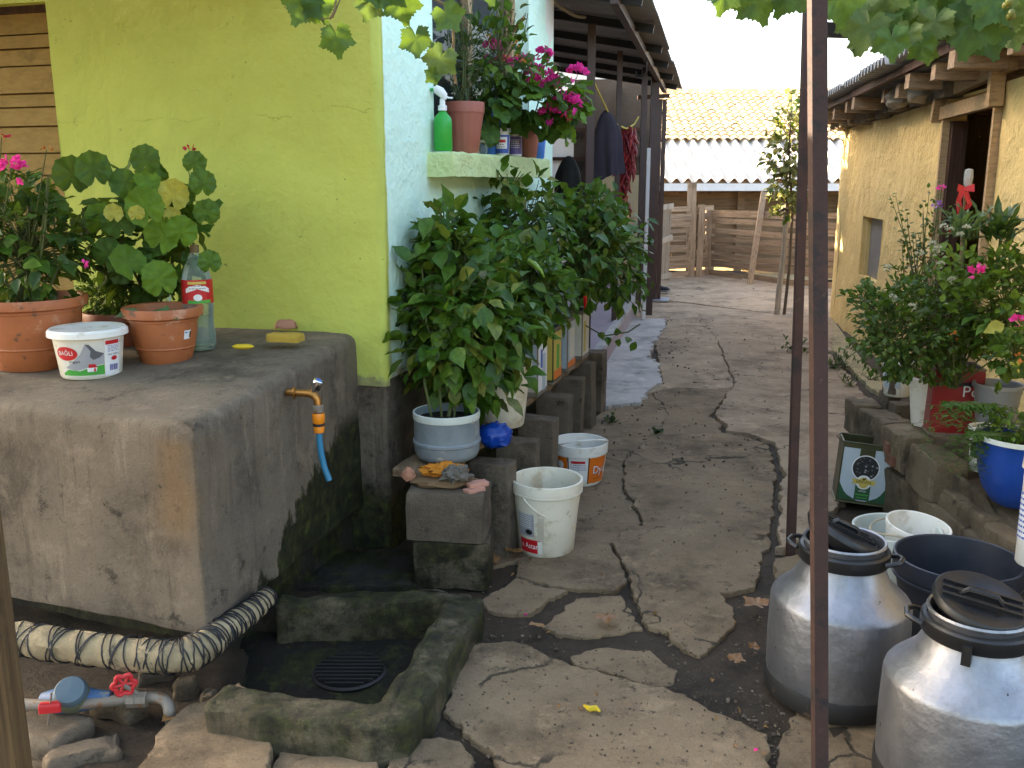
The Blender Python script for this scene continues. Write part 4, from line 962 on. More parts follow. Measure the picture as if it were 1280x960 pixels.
# ------------------------------------------------------------------ containers
def bucket(name, label, cat, p, H, rb, rt, mat, rot=None, rimw=.008, wall=.004, soil=None, group=None, rib=0, tilt=None, rim_h=.02, inner=True, flange=True):
    p = Vector(p); o = thing(name, label, cat, p, facing(p) if rot is None else rot, group=group, tilt=tilt)
    pr = [(0.001, .004), (rb - .012, .004), (rb - .006, 0), (rb, .008), (rb + (rt - rb) * .5, H * .5), (rt, H - rim_h)]
    if flange: pr += [(rt + rimw, H - rim_h), (rt + rimw + .001, H - rim_h * .5), (rt + rimw, H - .002), (rt + rimw * .4, H)]
    else: pr += [(rt, H)]
    zi = H * .8 if soil else .02
    pr += [(rt - wall, H - .003), (rt - wall - (rt - rb) * (.2 if soil else .95), zi), (.001, zi)]
    b = MB().lathe(pr, 44)
    if rib:
        for i, v in enumerate(b.v):
            r = math.hypot(v.x, v.y)
            if r > rb * .8 and v.z < H - rim_h * 1.05: 
                a = math.atan2(v.x, -v.y); f = 1 + .022 * (1 if int((a + 7) * rib) % 2 else -1); b.v[i] = Vector((v.x * f, v.y * f, v.z))
    body = b.obj('body', mt[mat], o, local=True)
    if soil:
        MB().lathe([(.001, H * .86), (rt * .5, H * .87), (rt - wall - .004, H * .84)], 24, wob=.03).obj('soil', mt['soil'], o, local=True)
    return o, (lambda z: rb + (rt - rb) * max(0, min(1, z / (H - rim_h))))
def handle(o, r, z, drop, mat, th=.003, side=1, grip=None, yaw=0, flatw=False):
    """wire bail hanging down in an arc, swinging to one side"""
    pts = []
    for k in range(17):
        t = math.pi * k / 16; x = r * math.cos(t); s_ = math.sin(t)
        pts.append(Matrix.Rotation(yaw, 3, 'Z') @ Vector((x, -side * r * .98 * s_ * math.cos(drop), z - r * s_ * math.sin(drop))))
    h_ = MB().tube(pts, th, 6).obj('handle', mt[mat], o, local=True)
    if grip: MB().tube(pts[7:10], th * 2.4, 8).obj('grip', mt[grip], h_, local=True)
    return h_
def label_text(o, rf, s, size, phi, z, mat, sx=1, sy=1, off=.0022, rot=0, name='lettering'):
    m = MB(); vs, fs = text_geo(s, size); wrap(m, vs, fs, rf, phi, z, off, sx, sy, rot); return m.obj(name, mt[mat], o, local=True)
def label_patch(o, rf, phi, z, wd, ht, mat, off=.001, name='label_print'):
    m = MB(); patch(m, rf, phi, z, wd, ht, off); return m.obj(name, mt[mat], o, local=True)
def fine_print(o, rf, phi, z0, z1, wd, n, mat, rs, off=.002):
    """rows of print too small to read"""
    m = MB()
    for k in range(n):
        z = z0 + (z1 - z0) * k / max(1, n - 1); x = -wd / 2
        while x < wd / 2 - .004:
            L = rs.uniform(.004, .012); L = min(L, wd / 2 - x); patch(m, rf, phi + (x + L / 2) / rf(z), z, L, abs(z1 - z0) / n * .45, off, 2); x += L + .003
    return tag(m.obj('fine_print', mt[mat], o, local=True), kind='stuff')

# ================================================================== THINGS ON THE TANK
rs = random.Random(2)
def pot_profile(H, rb, rt):
    return [(.001, .003), (rb - .006, .003), (rb, .01), (rb + (rt - rb) * .35, H * .3), (rb + (rt - rb) * .7, H * .6), (rt - .012, H - .052), (rt - .006, H - .05), (rt - .006, H - .042), (rt, H - .04), (rt + .012, H - .034), (rt + .014, H - .006), (rt + .010, H), (rt - .006, H - .002), (rt - .010, H - .03), (rt - .02, H * .82), (.001, H * .82)]
def terracotta(name, label, p, H, rb, rt, mat='terra', rings=True):
    p = Vector(p); o = thing(name, label, 'flower pot', p, facing(p))
    MB().lathe(pot_profile(H, rb, rt), 48).obj('body', mt[mat], o, local=True)
    MB().lathe([(.001, H * .835), (rt * .5, H * .85), (rt - .012, H * .825)], 24).obj('soil', mt['soil'], o, local=True)
    if rings: MB().lathe([(rb + (rt - rb) * .36 + .0005, H * .30), (rb + (rt - rb) * .38 + .003, H * .32), (rb + (rt - rb) * .40 + .0005, H * .34)], 48).obj('moulding', mt[mat], o, local=True)
    return o
pA = G(46, 458, .905); terracotta('flower_pot', 'large terracotta pot on the tank beside the yogurt tub', pA, .27, .135, .19)
pB = G(209, 455, .905); oB = terracotta('flower_pot', 'smaller terracotta pot with a white price sticker on the tank', pB, .225, .092, .135)
rfB = lambda z: .092 + (.135 - .092) * z / .19 - .002
label_patch(oB, rfB, .72, .125, .03, .034, 'pwhite', .003, 'price_sticker'); label_patch(oB, rfB, .82, .125, .006, .024, 'pblack', .004, 'barcode'); label_patch(oB, rfB, .66, .134, .012, .004, 'pblue', .004, 'sticker_print')
pC = G(150, 436, .91); terracotta('flower_pot', 'half-hidden brown pot behind the yogurt tub', pC, .16, .09, .12, 'terra2', rings=False)
# yogurt tub
pY = G(115, 468, .905); tub, rfY = bucket('yogurt_tub', 'white yogurt tub with mountain print standing on the tank', 'tub', pY, .175, .104, .122, 'creamp', rim_h=.012)
MB().lathe([(.001, .172), (.12, .172), (.128, .176), (.136, .168), (.137, .150), (.132, .148), (.1305, .158), (.128, .16)], 44).obj('lid', mt['white'], tub, local=True)
lp_ = label_patch(tub, rfY, -.28, .075, .155, .128, 'pcream', .0006)
label_patch(tub, rfY, .72, .075, .066, .132, 'pwhite', .0008)
m = MB(); shape(m, rfY, -.28, .075, [(-.075, -.058), (.077, -.058), (.077, -.022), (.04, -.026), (-.01, -.042), (-.05, -.036), (-.075, -.05)], .0016); m.obj('green_meadow_print', mt['pgreen'], tub, local=True)
m = MB(); shape(m, rfY, -.28, .075, [(-.06, -.03), (-.02, -.04), (.04, -.024), (.077, -.02), (.077, .02), (.05, .028), (.03, .052), (.018, .056), (0, .02), (-.03, -.01)], .0013); m.obj('mountain_print', mt['pgrey'], tub, local=True)
m = MB(); shape(m, rfY, -.28, .075, [(.018, .056), (.03, .054), (.05, .03), (.077, .018), (.06, .004), (.04, -.002), (.03, .01), (.034, .03)], .0019); m.obj('crag_print', mt['pdgrey'], tub, local=True)
m = MB(); shape(m, rfY, -.28, .075, ellipse(.042, .025, x=-.05, y=.022), .0022); m.obj('red_emblem', mt['red'], tub, local=True)
label_text(tub, rfY, 'BAĞLI', .022, -.28 - .052 / .112, .098, 'pwhite', off=.0032); label_text(tub, rfY, 'yogurt', .015, -.28 - .022 / .112, .068, 'pblack', off=.0030)
m = MB(); shape(m, rfY, -.28, .075, [(.018, -.045), (.048, -.045), (.052, -.028), (.032, -.026), (.018, -.03)], .0024); m.obj('cottage_print', mt['pwhite'], tub, local=True)
m = MB(); shape(m, rfY, -.28, .075, [(.022, -.030), (.052, -.030), (.044, -.017), (.024, -.017)], .0030); m.obj('cottage_roof_print', mt['red'], tub, local=True)
m = MB(); shape(m, rfY, -.28, .075, [(.040, -.045), (.046, -.045), (.046, -.033), (.040, -.033)], .0032); m.obj('cottage_door_print', mt['red'], tub, local=True)
label_patch(tub, rfY, .70, .130, .058, .014, 'red', .0018, 'red_band_print'); fine_print(tub, rfY, .74, .098, .118, .05, 5, 'ppurple', rs)
label_text(tub, rfY, 'Net: 2000 g', .0105, .74, .086, 'pdgrey'); m = MB(); shape(m, rfY, .76, .071, ellipse(.013, .008), .002); m.obj('red_emblem', mt['red'], tub, local=True)
m = MB(); x = -.018
while x < .018:
    wd = random.choice((.001, .002, .003)); patch(m, rfY, .76 + x / .11, .038, wd, .022, .002, 1); x += wd + random.choice((.001, .0015, .002))
m.obj('barcode', mt['ppurple'], tub, local=True)
# clear drink bottles
def bottle(label, p, H, r, full):
    o = thing('drink_bottle', label, 'bottle', p, facing(p)); s = H / .36
    pr = [(.001, .012), (r * .5, .004), (r * .8, 0), (r * .98, .02), (r, .05), (r * .93, .095), (r * .95, .12), (r, .15), (r, .235), (r * .96, .25), (r * .78, .285), (r * .5, .315), (r * .3, .335), (r * .25, .345)]
    pr = [(a, z * s) for a, z in pr]; b = MB().lathe(pr[:8] + pr[7:], 28)
    for i, v in enumerate(b.v):
        if v.z < .1 * s: a = math.atan2(v.x, -v.y); f = 1 + .07 * math.cos(a * 5) * (1 - v.z / (.1 * s)); b.v[i] = Vector((v.x * f, v.y * f, v.z))
    b.obj('bottle_body', mt['pet'], o, local=True)
    if full: MB().lathe([(.001, .02), (r * .85, .015), (r * .95, .05), (r * .89, .095), (r * .91, .12), (r * .95, .13), (.001, .13)], 28).obj('liquid', mt['water'], o, local=True)
    MB().lathe([(r * .27, .336 * s), (r * .30, .338 * s), (r * .30, .362 * s), (.001, .364 * s)], 20).obj('cap', mt['vinewood' if full else 'pwhite'], o, local=True)
    rf = lambda z: r
    if full:
        label_patch(o, rf, 0, .205 * s, r * 3.0, .082 * s, 'red', .0015, 'label'); label_patch(o, rf, 0, .236 * s, .07, .010, 'pyellow', .0025, 'yellow_band_print')
        m = MB(); shape(m, rf, 0, .212 * s, [(-.045, -.012), (-.03, .0), (0, .006), (.03, 0), (.045, -.012), (.045, .004), (.03, .014), (0, .02), (-.03, .014), (-.045, .004)], .003); m.obj('ribbon_print', mt['pwhite'], o, local=True)
        fine_print(o, rf, 0, .217 * s, .226 * s, .06, 2, 'pblack', rs, .004)
        label_patch(o, rf, .1, .171 * s, .09, .013, 'pgreen', .0025, 'green_band_print')
        m = MB(); shape(m, rf, 0, .186 * s, ellipse(.016, .013), .003); m.obj('round_print', mt['pwhite'], o, local=True)
    return o
bottle('clear plastic bottle with a red label behind the small terracotta pot', G(252, 436, .94), .41, .058, True)
bottle('unlabelled clear bottle half hidden by geranium leaves on the tank', G(203, 420, .93), .37, .05, False)
# oddments on the tank top
m = MB().rough_box(G(357, 425, .975) + Vector((0, 0, .012)), (.135, .075, .032), rz=-.15, r=.012, amp=.006, freq=14, res=.02, smooth=True); tag(m.obj('sponge', mt['sponge']), 'yellow sponge lying on the back of the tank top', 'sponge')
m = MB().rough_box(G(358, 408, .985) + Vector((0, 0, .012)), (.095, .06, .034), rz=.2, r=.02, amp=.016, freq=16, res=.02, smooth=True); tag(m.obj('stone', mt['stone2']), 'flat reddish stone lying behind the yellow sponge', 'stone')
m = MB().lathe([(.001, -.5), (.3, -.45), (.45, -.2), (.5, 0), (.45, .2), (.3, .45), (.001, .5)], 20); c = G(304, 437, .955); m.v = [c + Vector((p.x * .088, p.y * .036, p.z * .020 + .012)) for p in m.v]
tag(m.obj('soap_bar', mt['peel']), 'pale yellow oval soap lying on the tank top', 'soap')

# plants on the tank
pl = Plant('oleander_plant', 'leafy dark plant with pink flowers in the large terracotta pot', 'plant', pA + Vector((0, 0, .22)))
c = pl.o
crown(pl, rs, c + Vector((.0, .02, .25)), (.23, .2, .25), 460, .075, 'ovate', ['bush', 'oleander', 'bush', 'pepper'], shell=.3, clump=3)
crown(pl, rs, c + Vector((-.12, .0, .36)), (.16, .13, .17), 130, .07, 'lance', ['oleander', 'oleander', 'bushlite'], shell=.3, clump=3)
for k in range(7):
    q = c + Vector((rs.uniform(-.12, .14), rs.uniform(-.14, .02), rs.uniform(.25, .48)))
    for j in range(9): pl.leaf(q + Vector((0, 0, .004 * j)), Vector((math.cos(j * 2.4), math.sin(j * 2.4), .5)), (0, 0, 1), .07, 'lance', 'oleander')
stems(pl, rs, c, [c + Vector((rs.uniform(-.2, .2), rs.uniform(-.12, .1), rs.uniform(.25, .5))) for _ in range(12)])
flower(pl, A(14, 212, 3.25), .035, 26, .035, 'magenta', rs, base=c + Vector((-.08, 0, .2))); flower(pl, A(2, 172, 3.3), .02, 10, .02, 'redf', rs, base=c + Vector((-.1, 0, .3))); flower(pl, A(58, 188, 3.3), .014, 8, .015, 'orangef', rs, base=c + Vector((.03, 0, .25))); flower(pl, A(105, 332, 3.3), .012, 8, .018, 'magenta', rs)
pl.done(90)
pl = Plant('geranium', 'round-leaved geranium with yellowed leaves against the lime wall', 'plant', G(185, 425, .93)); gc = A(182, 285, 3.75)
pot = None
crown(pl, rs, gc + Vector((0, .02, -.02)), (.25, .15, .23), 150, .11, 'round', ['geran', 'geran', 'bush'], shell=.3, up=.2, droop=.8)
for px, py, sz, mat in ((163, 232, .115, 'geran'), (190, 262, .15, 'geranlite'), (196, 296, .14, 'geranlite'), (222, 292, .12, 'geranlite'), (154, 280, .13, 'geran'), (122, 278, .13, 'geranlite'), (212, 246, .12, 'geranyel'), (192, 228, .10, 'geranlite'), (168, 268, .06, 'geranyel'), (142, 268, .07, 'geranyel'), (218, 272, .07, 'geranyel'), (170, 330, .14, 'geranlite'), (204, 352, .14, 'geranlite'), (237, 205, .09, 'geran'), (255, 268, .10, 'geran'), (252, 232, .10, 'geran'), (262, 330, .09, 'geran'), (180, 203, .11, 'geran'), (120, 215, .13, 'geran'), (88, 222, .14, 'geran'), (72, 262, .13, 'geran'), (128, 320, .13, 'geran')):
    q = A(px, py, 3.52 + rs.uniform(-.05, .05)); n_ = (EYE - q).normalized() + rdir(rs) * .45 + Vector((0, 0, .35)); pl.leaf(q - Vector((0, 0, sz * .4)), Vector((rs.uniform(-.5, .5), -.1, .9)), n_, sz, 'round', mat)
stems(pl, rs, pl.o + Vector((0, 0, -.01)), [gc + Vector((rs.uniform(-.2, .2), rs.uniform(-.1, .1), rs.uniform(-.1, .22))) for _ in range(12)], r=.007)
q = A(237, 188, 3.6); flower(pl, q, .016, 12, .018, 'redf', rs, base=q + Vector((.0, .0, -.14)))
pl.done(80)
pl = Plant('parsley_plant', 'fine-leaved bright herb growing in the brown pot behind the tub', 'plant', pC + Vector((0, 0, .13))); crown(pl, rs, pl.o + Vector((-.02, 0, .09)), (.15, .10, .10), 900, .022, 'small', ['bushlite', 'geran', 'bush'], shell=.2, clump=4)
stems(pl, rs, pl.o, [pl.o + Vector((rs.uniform(-.1, .1), rs.uniform(-.06, .06), rs.uniform(.05, .15))) for _ in range(14)], r=.002, curve=.02); pl.done(0)
pl = Plant('fallen_leaf', 'drooping grey-green cutting hanging over the small terracotta pot rim', 'plant', pB + Vector((0, -.03, .19)))
for dx, dz in ((.0, .03), (.03, .02), (-.06, .02)): pl.leaf(pB + Vector((dx, -.06, .19 + dz)), Vector((.5 if dx >= 0 else -.8, -.5, -.1)), (0, -.5, 1), .10, 'ovate', 'greyleaf')
pl.done(3)

# ------------------------------------------------------------------ tap, wrapped pipe, meter
nv = Vector((.973, -.230, 0)); tb = A(368, 491, 3.24)
tap = thing('water_tap', 'brass tap with chrome knob and short blue hose on the tank', 'tap', tb)
e1 = tb + nv * .075
MB().tube([tb - nv * .03, tb, tb + nv * .03, tb + nv * .06, e1 + Vector((0, 0, -.004)), e1 + nv * .012 + Vector((0, 0, -.02)), e1 + nv * .014 + Vector((0, 0, -.045))], [.013, .013, .0125, .014, .016, .014, .013], 14).obj('spout', mt['brass'], tap)
m = MB().lathe([(.022, -.004), (.022, .002), (.015, .006)], 20, c=(0, 0, 0), m=Matrix(((0, 0, nv.x), (0, 1, nv.y), (1, 0, 0)))); m.v = [v + tb for v in m.v]; m.obj('wall_flange', mt['brass'], tap)
ax = (nv * .45 + Vector((0, 0, .9))).normalized(); Bk = basis(ax.cross(Vector((0, 1, 0))), ax); m = MB().lathe([(.010, 0), (.011, .012), (.018, .022), (.020, .050), (.019, .056), (.014, .058), (.001, .058)], 10)
m.v = [e1 + nv * -.004 + Bk @ v for v in m.v]; kn = m.obj('knob', mt['chrome'], tap)
m = MB().lathe([(.001, .0585), (.012, .0585)], 14); m.v = [e1 + nv * -.004 + Bk @ v for v in m.v]; m.obj('knob_cap', mt['pblue'], kn)
c = e1 + nv * .014 + Vector((0, 0, -.045))
for z0_, pr, mat, nm in ((0, [(.019, -.022), (.020, -.018), (.020, .004), (.015, .006)], 'galv', 'tap_adapter'), (0, [(.019, -.062), (.022, -.058), (.0225, -.030), (.020, -.024)], 'orangep', 'hose_connector'), (0, [(.0195, -.072), (.0215, -.070), (.0215, -.064), (.0195, -.062)], 'pblack', 'connector_ring'), (0, [(.013, -.098), (.018, -.095), (.020, -.074), (.019, -.072)], 'orangep', 'connector_collar')):
    MB().lathe(pr, 18, c=c).obj(nm, mt[mat], tap)
MB().tube([c + Vector((0, 0, -.09)), c + Vector((.0, 0, -.13)), c + Vector((.004, -.0, -.18)), c + Vector((.014, -.002, -.23)), c + Vector((.03, -.006, -.275))], .0115, 12).obj('hose', mt['hose'], tap)

pp = [G(-25, 790, .20), G(20, 797, .20), G(75, 806, .195), G(130, 813, .19), G(185, 819, .185), G(222, 821, .185), G(248, 812, .19), G(272, 795, .195), G(295, 778, .20), G(318, 760, .21), G(336, 745, .22)]
wrp = thing('wrapped_pipe', 'pipe lagged in pale cloth and bound with black cord under the tank', 'pipe', pp[4])
def smoothline(P, n=8):
    out = []
    for i in range(len(P) - 1):
        p0, p1, p2, p3 = P[max(0, i - 1)], P[i], P[i + 1], P[min(len(P) - 1, i + 2)]
        for k in range(n):
            t = k / n; out.append(.5 * ((2 * p1) + (p2 - p0) * t + (2 * p0 - 5 * p1 + 4 * p2 - p3) * t * t + (3 * p1 - p0 - 3 * p2 + p3) * t ** 3))
    return out + [P[-1]]
ln = smoothline(pp, 9); N = len(ln)
rr = [(.050 if i < N * .62 else .050 - .018 * (i / N - .62) / .38) * (1 + .10 * noise.noise(Vector((i * .23, 0, 0)))) for i in range(N)]
m = MB().tube(ln, rr, 20); m.v = [v + noise.noise_vector(v * 22) * .008 + noise.noise_vector(v * 60) * .004 for v in m.v]; m.obj('lagging', mt['cloth'], wrp)
def helix(turns, ph, sgn, t0=0., t1=1., extra=.003, rnd_=.5):
    pts = []; K = int(turns * 16)
    for k in range(K + 1):
        t = t0 + (t1 - t0) * k / K; f = t * (N - 1); i = min(N - 2, int(f)); p = ln[i].lerp(ln[i + 1], f - i); tg = (ln[i + 1] - ln[i]).normalized()
        x = tg.cross(Vector((0, 0, 1))).normalized(); y = tg.cross(x); a = ph + sgn * 2 * math.pi * turns * (k / K) + rnd_ * noise.noise(Vector((k * .05, ph, 0))) * 3
        pts.append(p + (x * math.cos(a) + y * math.sin(a)) * (rr[i] + extra))
    return pts
for tn, ph, sg, t0, t1 in ((19, 0, 1, 0, 1), (15, 1.5, -1, 0, .95), (9, 3, 1, .1, .7), (16, .4, 1, .6, 1.), (8, 2.2, -1, .02, .6)): MB().tube(helix(tn, ph, sg, t0, t1), .0025, 5).obj('binding_cord', mt['cord'], wrp)
pm = [G(20, 880, .07), G(60, 882, .07), G(95, 880, .07), G(140, 876, .07), G(180, 872, .07), G(200, 873, .07), G(209, 879, .06), G(212, 890, .04), G(213, 899, .0), G(213, 905, -.06)]
wm = thing('water_meter', 'blue water meter on a pipe with two red valves', 'water meter', pm[3])
MB().tube(smoothline(pm, 5), .0175, 12).obj('pipe', mt['galv'], wm)
for t in (.42, .58, .66): 
    q = pm[3].lerp(pm[5], t); MB().tube([q + Vector((-.012, 0, 0)), q + Vector((.012, 0, 0))], .024, 8, smooth=False).obj('pipe_nut', mt['galv'], wm)
mc = G(92, 872, .075); tl = Matrix.Rotation(rad(38), 3, 'X') @ Matrix.Rotation(rad(10), 3, 'Y')
MB().tube([mc + Vector((-.10, .01, -.01)), mc + Vector((-.05, 0, -.01)), mc, mc + Vector((.06, -.0, -.005)), mc + Vector((.115, -.0, .0))], [.020, .038, .046, .030, .020], 14).obj('meter_body', mt['meterblue'], wm)
for pr, mat, nm in (([(.044, .0), (.050, .004), (.050, .034), (.046, .040)], 'metercol', 'meter_collar'), ([(.046, .040), (.047, .052), (.040, .064), (.001, .067)], 'meterdome', 'meter_lid')):
    m = MB().lathe(pr, 28); m.v = [mc + tl @ v for v in m.v]; m.obj(nm, mt[mat], wm)
vc = G(155, 856, .13); B_ = basis((0, 0, 1), (EYE - vc)); m = MB()
m.tube([vc + B_ @ Vector((.030 * math.cos(a) * (1 + .14 * math.cos(6 * a)), .030 * math.sin(a) * (1 + .14 * math.cos(6 * a)), 0)) for a in [2 * math.pi * k / 36 for k in range(36)]], .0065, 8, closed=True)
for k in range(3):
    a = math.pi * k / 3; d = B_ @ Vector((math.cos(a), math.sin(a), 0)); m.tube([vc - d * .03, vc + d * .03], .0045, 6)
m.obj('valve_wheel', mt['redp'], wm); MB().tube([vc, vc + (pm[4] - vc) * .9], .008, 8).obj('valve_stem', mt['galv'], wm)
vl = G(62, 884, .10); MB().rough_box(vl, (.062, .014, .032), rz=.15, r=.012, amp=.001, res=.02, smooth=True).obj('valve_lever', mt['redp'], wm); MB().tube([vl + Vector((.01, 0, .045)), vl + Vector((-.012, 0, -.06))], .003, 6).obj('lever_pin', mt['galv'], wm)
# rubble round the meter
for i, (px, py, d, lab) in enumerate((((60), 915, (.22, .16, .06), 'flat grey stone lying below the water meter'), (150, 885, (.18, .09, .05), 'brown stone lying under the red valve wheel'), (195, 845, (.10, .05, .08), 'broken stone wedged below the wrapped pipe bend'), (232, 862, (.08, .06, .07), 'dark broken stone beside the pipe elbow'), (105, 940, (.2, .12, .04), 'dirty stone at the bottom edge below the meter'), (262, 868, (.06, .05, .05), 'small pale stone at the basin corner'))):
    tag(MB().rough_box(G(px, py, .0), d, rz=random.uniform(-.5, .5), r=.02, amp=.018, freq=9, res=.03, smooth=True).obj('stone', mt['block'] if i % 2 == 0 else mt['stone']), lab, 'stone')

# ================================================================== THINGS ON THE WINDOW SILL
SZ = 1.727
def sill(px, a=-.035):
    b, _ = onwall(px, 190, HF, a); return HF(a, b, SZ)
p = sill(554, -.05); sp_ = thing('spray_bottle', 'bright green spray bottle with white trigger on the window sill', 'spray bottle', p, facing(p))
MB().lathe([(.001, .002), (.038, .002), (.042, .008), (.042, .13), (.038, .15), (.022, .168), (.016, .175), (.016, .185)], 28).obj('body', mt['green'], sp_, local=True)
MB().lathe([(.020, .180), (.020, .202), (.013, .205), (.012, .232)], 20).obj('collar', mt['pwhite'], sp_, local=True)
m = MB().tube([(-.040, 0, .272), (-.030, 0, .274), (-.008, 0, .262), (.006, 0, .246), (.008, 0, .228)], [.010, .020, .022, .019, .013], 10); m.obj('spray_head', mt['pwhite'], sp_, local=True)
MB().tube([(.012, 0, .246), (.028, 0, .236), (.048, 0, .236)], [.006, .005, .004], 6).obj('trigger', mt['pwhite'], sp_, local=True)
MB().tube([(-.040, 0, .272), (-.052, 0, .270)], .008, 8).obj('nozzle', mt['green'], sp_, local=True)
p1 = sill(581, -.02); bucket('flower_pot', 'ribbed terracotta pot next to the green spray bottle', 'flower pot', p1, .245, .068, .096, 'ribbed', soil=True, rib=9, rim_h=.05, rimw=.003)
p = sill(603, -.06); m = MB().lathe([(.001, .002), (.022, .002), (.026, .012), (.028, .035), (.022, .05), (.017, .056), (.019, .068), (.001, .07)], 20); o = thing('glass_jar', 'small clear glass jar between the terracotta pot and blue pot', 'jar', p); m.obj('jar_body', mt['pet'], o, local=True); MB().lathe([(.019, .058), (.021, .06), (.021, .072), (.001, .073)], 20).obj('jar_lid', mt['pwhite'], o, local=True)
p2 = sill(614, -.01); bucket('flower_pot', 'tall blue plastic pot on the window sill behind the small tubs', 'flower pot', p2, .24, .055, .075, 'blue2', soil=True)
p = sill(628, -.08); o, rf = bucket('paint_tub', 'small white lidded tub with blue and red label on the sill', 'tub', p, .14, .036, .042, 'white'); label_patch(o, rf, 0, .06, .09, .095, 'pblue', .001); label_patch(o, rf, -.1, .066, .06, .06, 'pwhite', .002, 'white_panel_print'); label_patch(o, rf, -.1, .075, .04, .015, 'red', .003, 'red_print'); fine_print(o, rf, -.1, .045, .058, .04, 2, 'pblack', rs, .003); MB().lathe([(.001, .142), (.045, .142), (.047, .138), (.047, .124), (.044, .122)], 24).obj('lid', mt['pwhite'], o, local=True); handle(o, .045, .125, .9, 'pwhite', .002, yaw=.6)
p = sill(644, -.08); o, rf = bucket('paint_jar', 'white-capped jar with dark blue label on the sill', 'jar', p, .145, .038, .038, 'pwhite', flange=False, rim_h=.02); label_patch(o, rf, 0, .062, .10, .095, 'ppurple', .001); fine_print(o, rf, 0, .05, .09, .05, 5, 'pwhite', rs, .002); MB().lathe([(.041, .118), (.042, .12), (.042, .146), (.039, .15), (.001, .15)], 24).obj('lid', mt['pwhite'], o, local=True)
p3 = sill(661, -.04); bucket('flower_pot', 'second ribbed terracotta pot under the pink geranium flowers', 'flower pot', p3, .17, .045, .066, 'ribbed', soil=True, rib=9, rim_h=.03, rimw=.003)
p4 = sill(673, -.06); bucket('flower_pot', 'narrow blue cup pot at the far end of the sill', 'flower pot', p4, .18, .036, .05, 'blue2', soil=True)
# sill plants
pl = Plant('dusky_plant', 'dusky dark-leaved plant rising before the window from the ribbed pot', 'plant', p1 + Vector((0, 0, .2)))
crown(pl, rs, p1 + Vector((.0, .02, .45)), (.15, .15, .25), 420, .045, 'lance', ['dusky', 'dusky', 'oleander'], shell=.2, clump=4)
stems(pl, rs, pl.o, [p1 + Vector((rs.uniform(-.1, .12), rs.uniform(-.1, .1), rs.uniform(.4, .8))) for _ in range(12)], r=.003); pl.done(60)
pl = Plant('ornamental_pepper', 'light green plant with orange buds above the sill', 'plant', p2 + Vector((0, 0, .2))); c2 = A(625, 70, 4.95)
crown(pl, rs, c2, (.2, .16, .22), 220, .07, 'ovate', ['oleander', 'geran', 'bushlite'], shell=.3, clump=3); stems(pl, rs, pl.o, [c2 + Vector((rs.uniform(-.15, .15), rs.uniform(-.1, .1), rs.uniform(-.1, .3))) for _ in range(9)], r=.004)
for k in range(5): flower(pl, A(rs.uniform(605, 655), rs.uniform(20, 90), 4.8), .012, 8, .014, 'orangef', rs)
for k in range(7):                                      # dry seed stalks
    q = A(rs.uniform(600, 660), rs.uniform(0, 30), 4.95); pl.stem.tube([c2, c2.lerp(q, .5) + rdir(rs) * .02, q], .002, 4)
    for j in range(8): pl.leaf(c2.lerp(q, .5 + j * .06), rdir(rs), (0, 0, 1), .022, 'small', 'dry')
pl.done(50)
pl = Plant('geranium', 'pink-flowered geranium spilling over the end of the window sill', 'plant', p3 + Vector((0, 0, .14))); c3 = A(660, 118, 5.2)
crown(pl, rs, c3, (.24, .2, .16), 120, .10, 'round', ['geran', 'geran', 'geranlite'], shell=.3, up=.1, droop=.8)
crown(pl, rs, A(705, 130, 5.35), (.13, .14, .17), 55, .095, 'round', ['geran', 'geranlite'], shell=.3, up=.1, droop=.8)
crown(pl, rs, A(615, 130, 4.95), (.08, .10, .12), 26, .10, 'round', ['geran'], shell=.3, up=.1, droop=.9)
stems(pl, rs, pl.o, [c3 + Vector((rs.uniform(-.15, .25), rs.uniform(-.1, .1), rs.uniform(-.1, .15))) for _ in range(14)], r=.005)
for px, py, R in ((616, 62, .045), (630, 80, .035), (655, 82, .05), (668, 92, .045), (683, 100, .05), (690, 108, .05), (705, 128, .055), (715, 130, .04), (687, 142, .045), (722, 93, .045), (680, 68, .03)):
    q = A(px, py, 5.0 if px < 640 else 5.15); flower(pl, q, R, 46, .034, 'magenta', rs, base=q + Vector((rs.uniform(-.03, .0), .06, -.1)))
for px, py in ((627, 98), (646, 95), (705, 147), (712, 150)): flower(pl, A(px, py, 5.1), .012, 7, .016, 'redf', rs, name='bud')
pl.done(110)

# ================================================================== THE ROW OF PEPPER PLANTS ALONG THE WALL
yawr = -HF.yaw
def cblock(name, lab, c, d, rz, mat='block', group=None, tilt=None):
    return tag(MB().rough_box(c, d, rz=rz, r=.007, amp=.006, freq=14, res=.025, smooth=True, tilt=tilt).obj(name, mt[mat]), lab, 'block', group)
cblock('concrete_block', 'mossy concrete block at the bottom of the short stack by the basin', (-.235, 3.55, .095), (.30, .19, .19), -.10, 'mossblock')
cblock('concrete_block', 'concrete block on top of the mossy one beside the basin', (-.255, 3.57, .293), (.31, .20, .20), -.16)
ub = ((-.085, 3.86, .15, 'upright concrete block right behind the short stack'), (.03, 4.20, .15, 'second upright concrete block along the plant shelf'), (.135, 4.62, .15, 'third upright block along the plant shelf behind the empty bucket'), (.235, 5.05, .15, 'upright block below the white and blue tin'), (.34, 5.52, .17, 'upright block below the yellow tin'), (.45, 6.0, .17, 'next to last upright block in the row'), (.56, 6.42, .2, 'last and widest upright block beside the smooth concrete apron'))
for x, y, wd, lab in ub: cblock('concrete_block', lab, (x, y, .205 if y < 5 else .215), (.19, wd * .72, .41 if y < 5 else .43), yawr + random.uniform(-.08, .08), group='upright blocks under the plants', tilt=(random.uniform(-.02, .02), random.uniform(-.03, .03)))
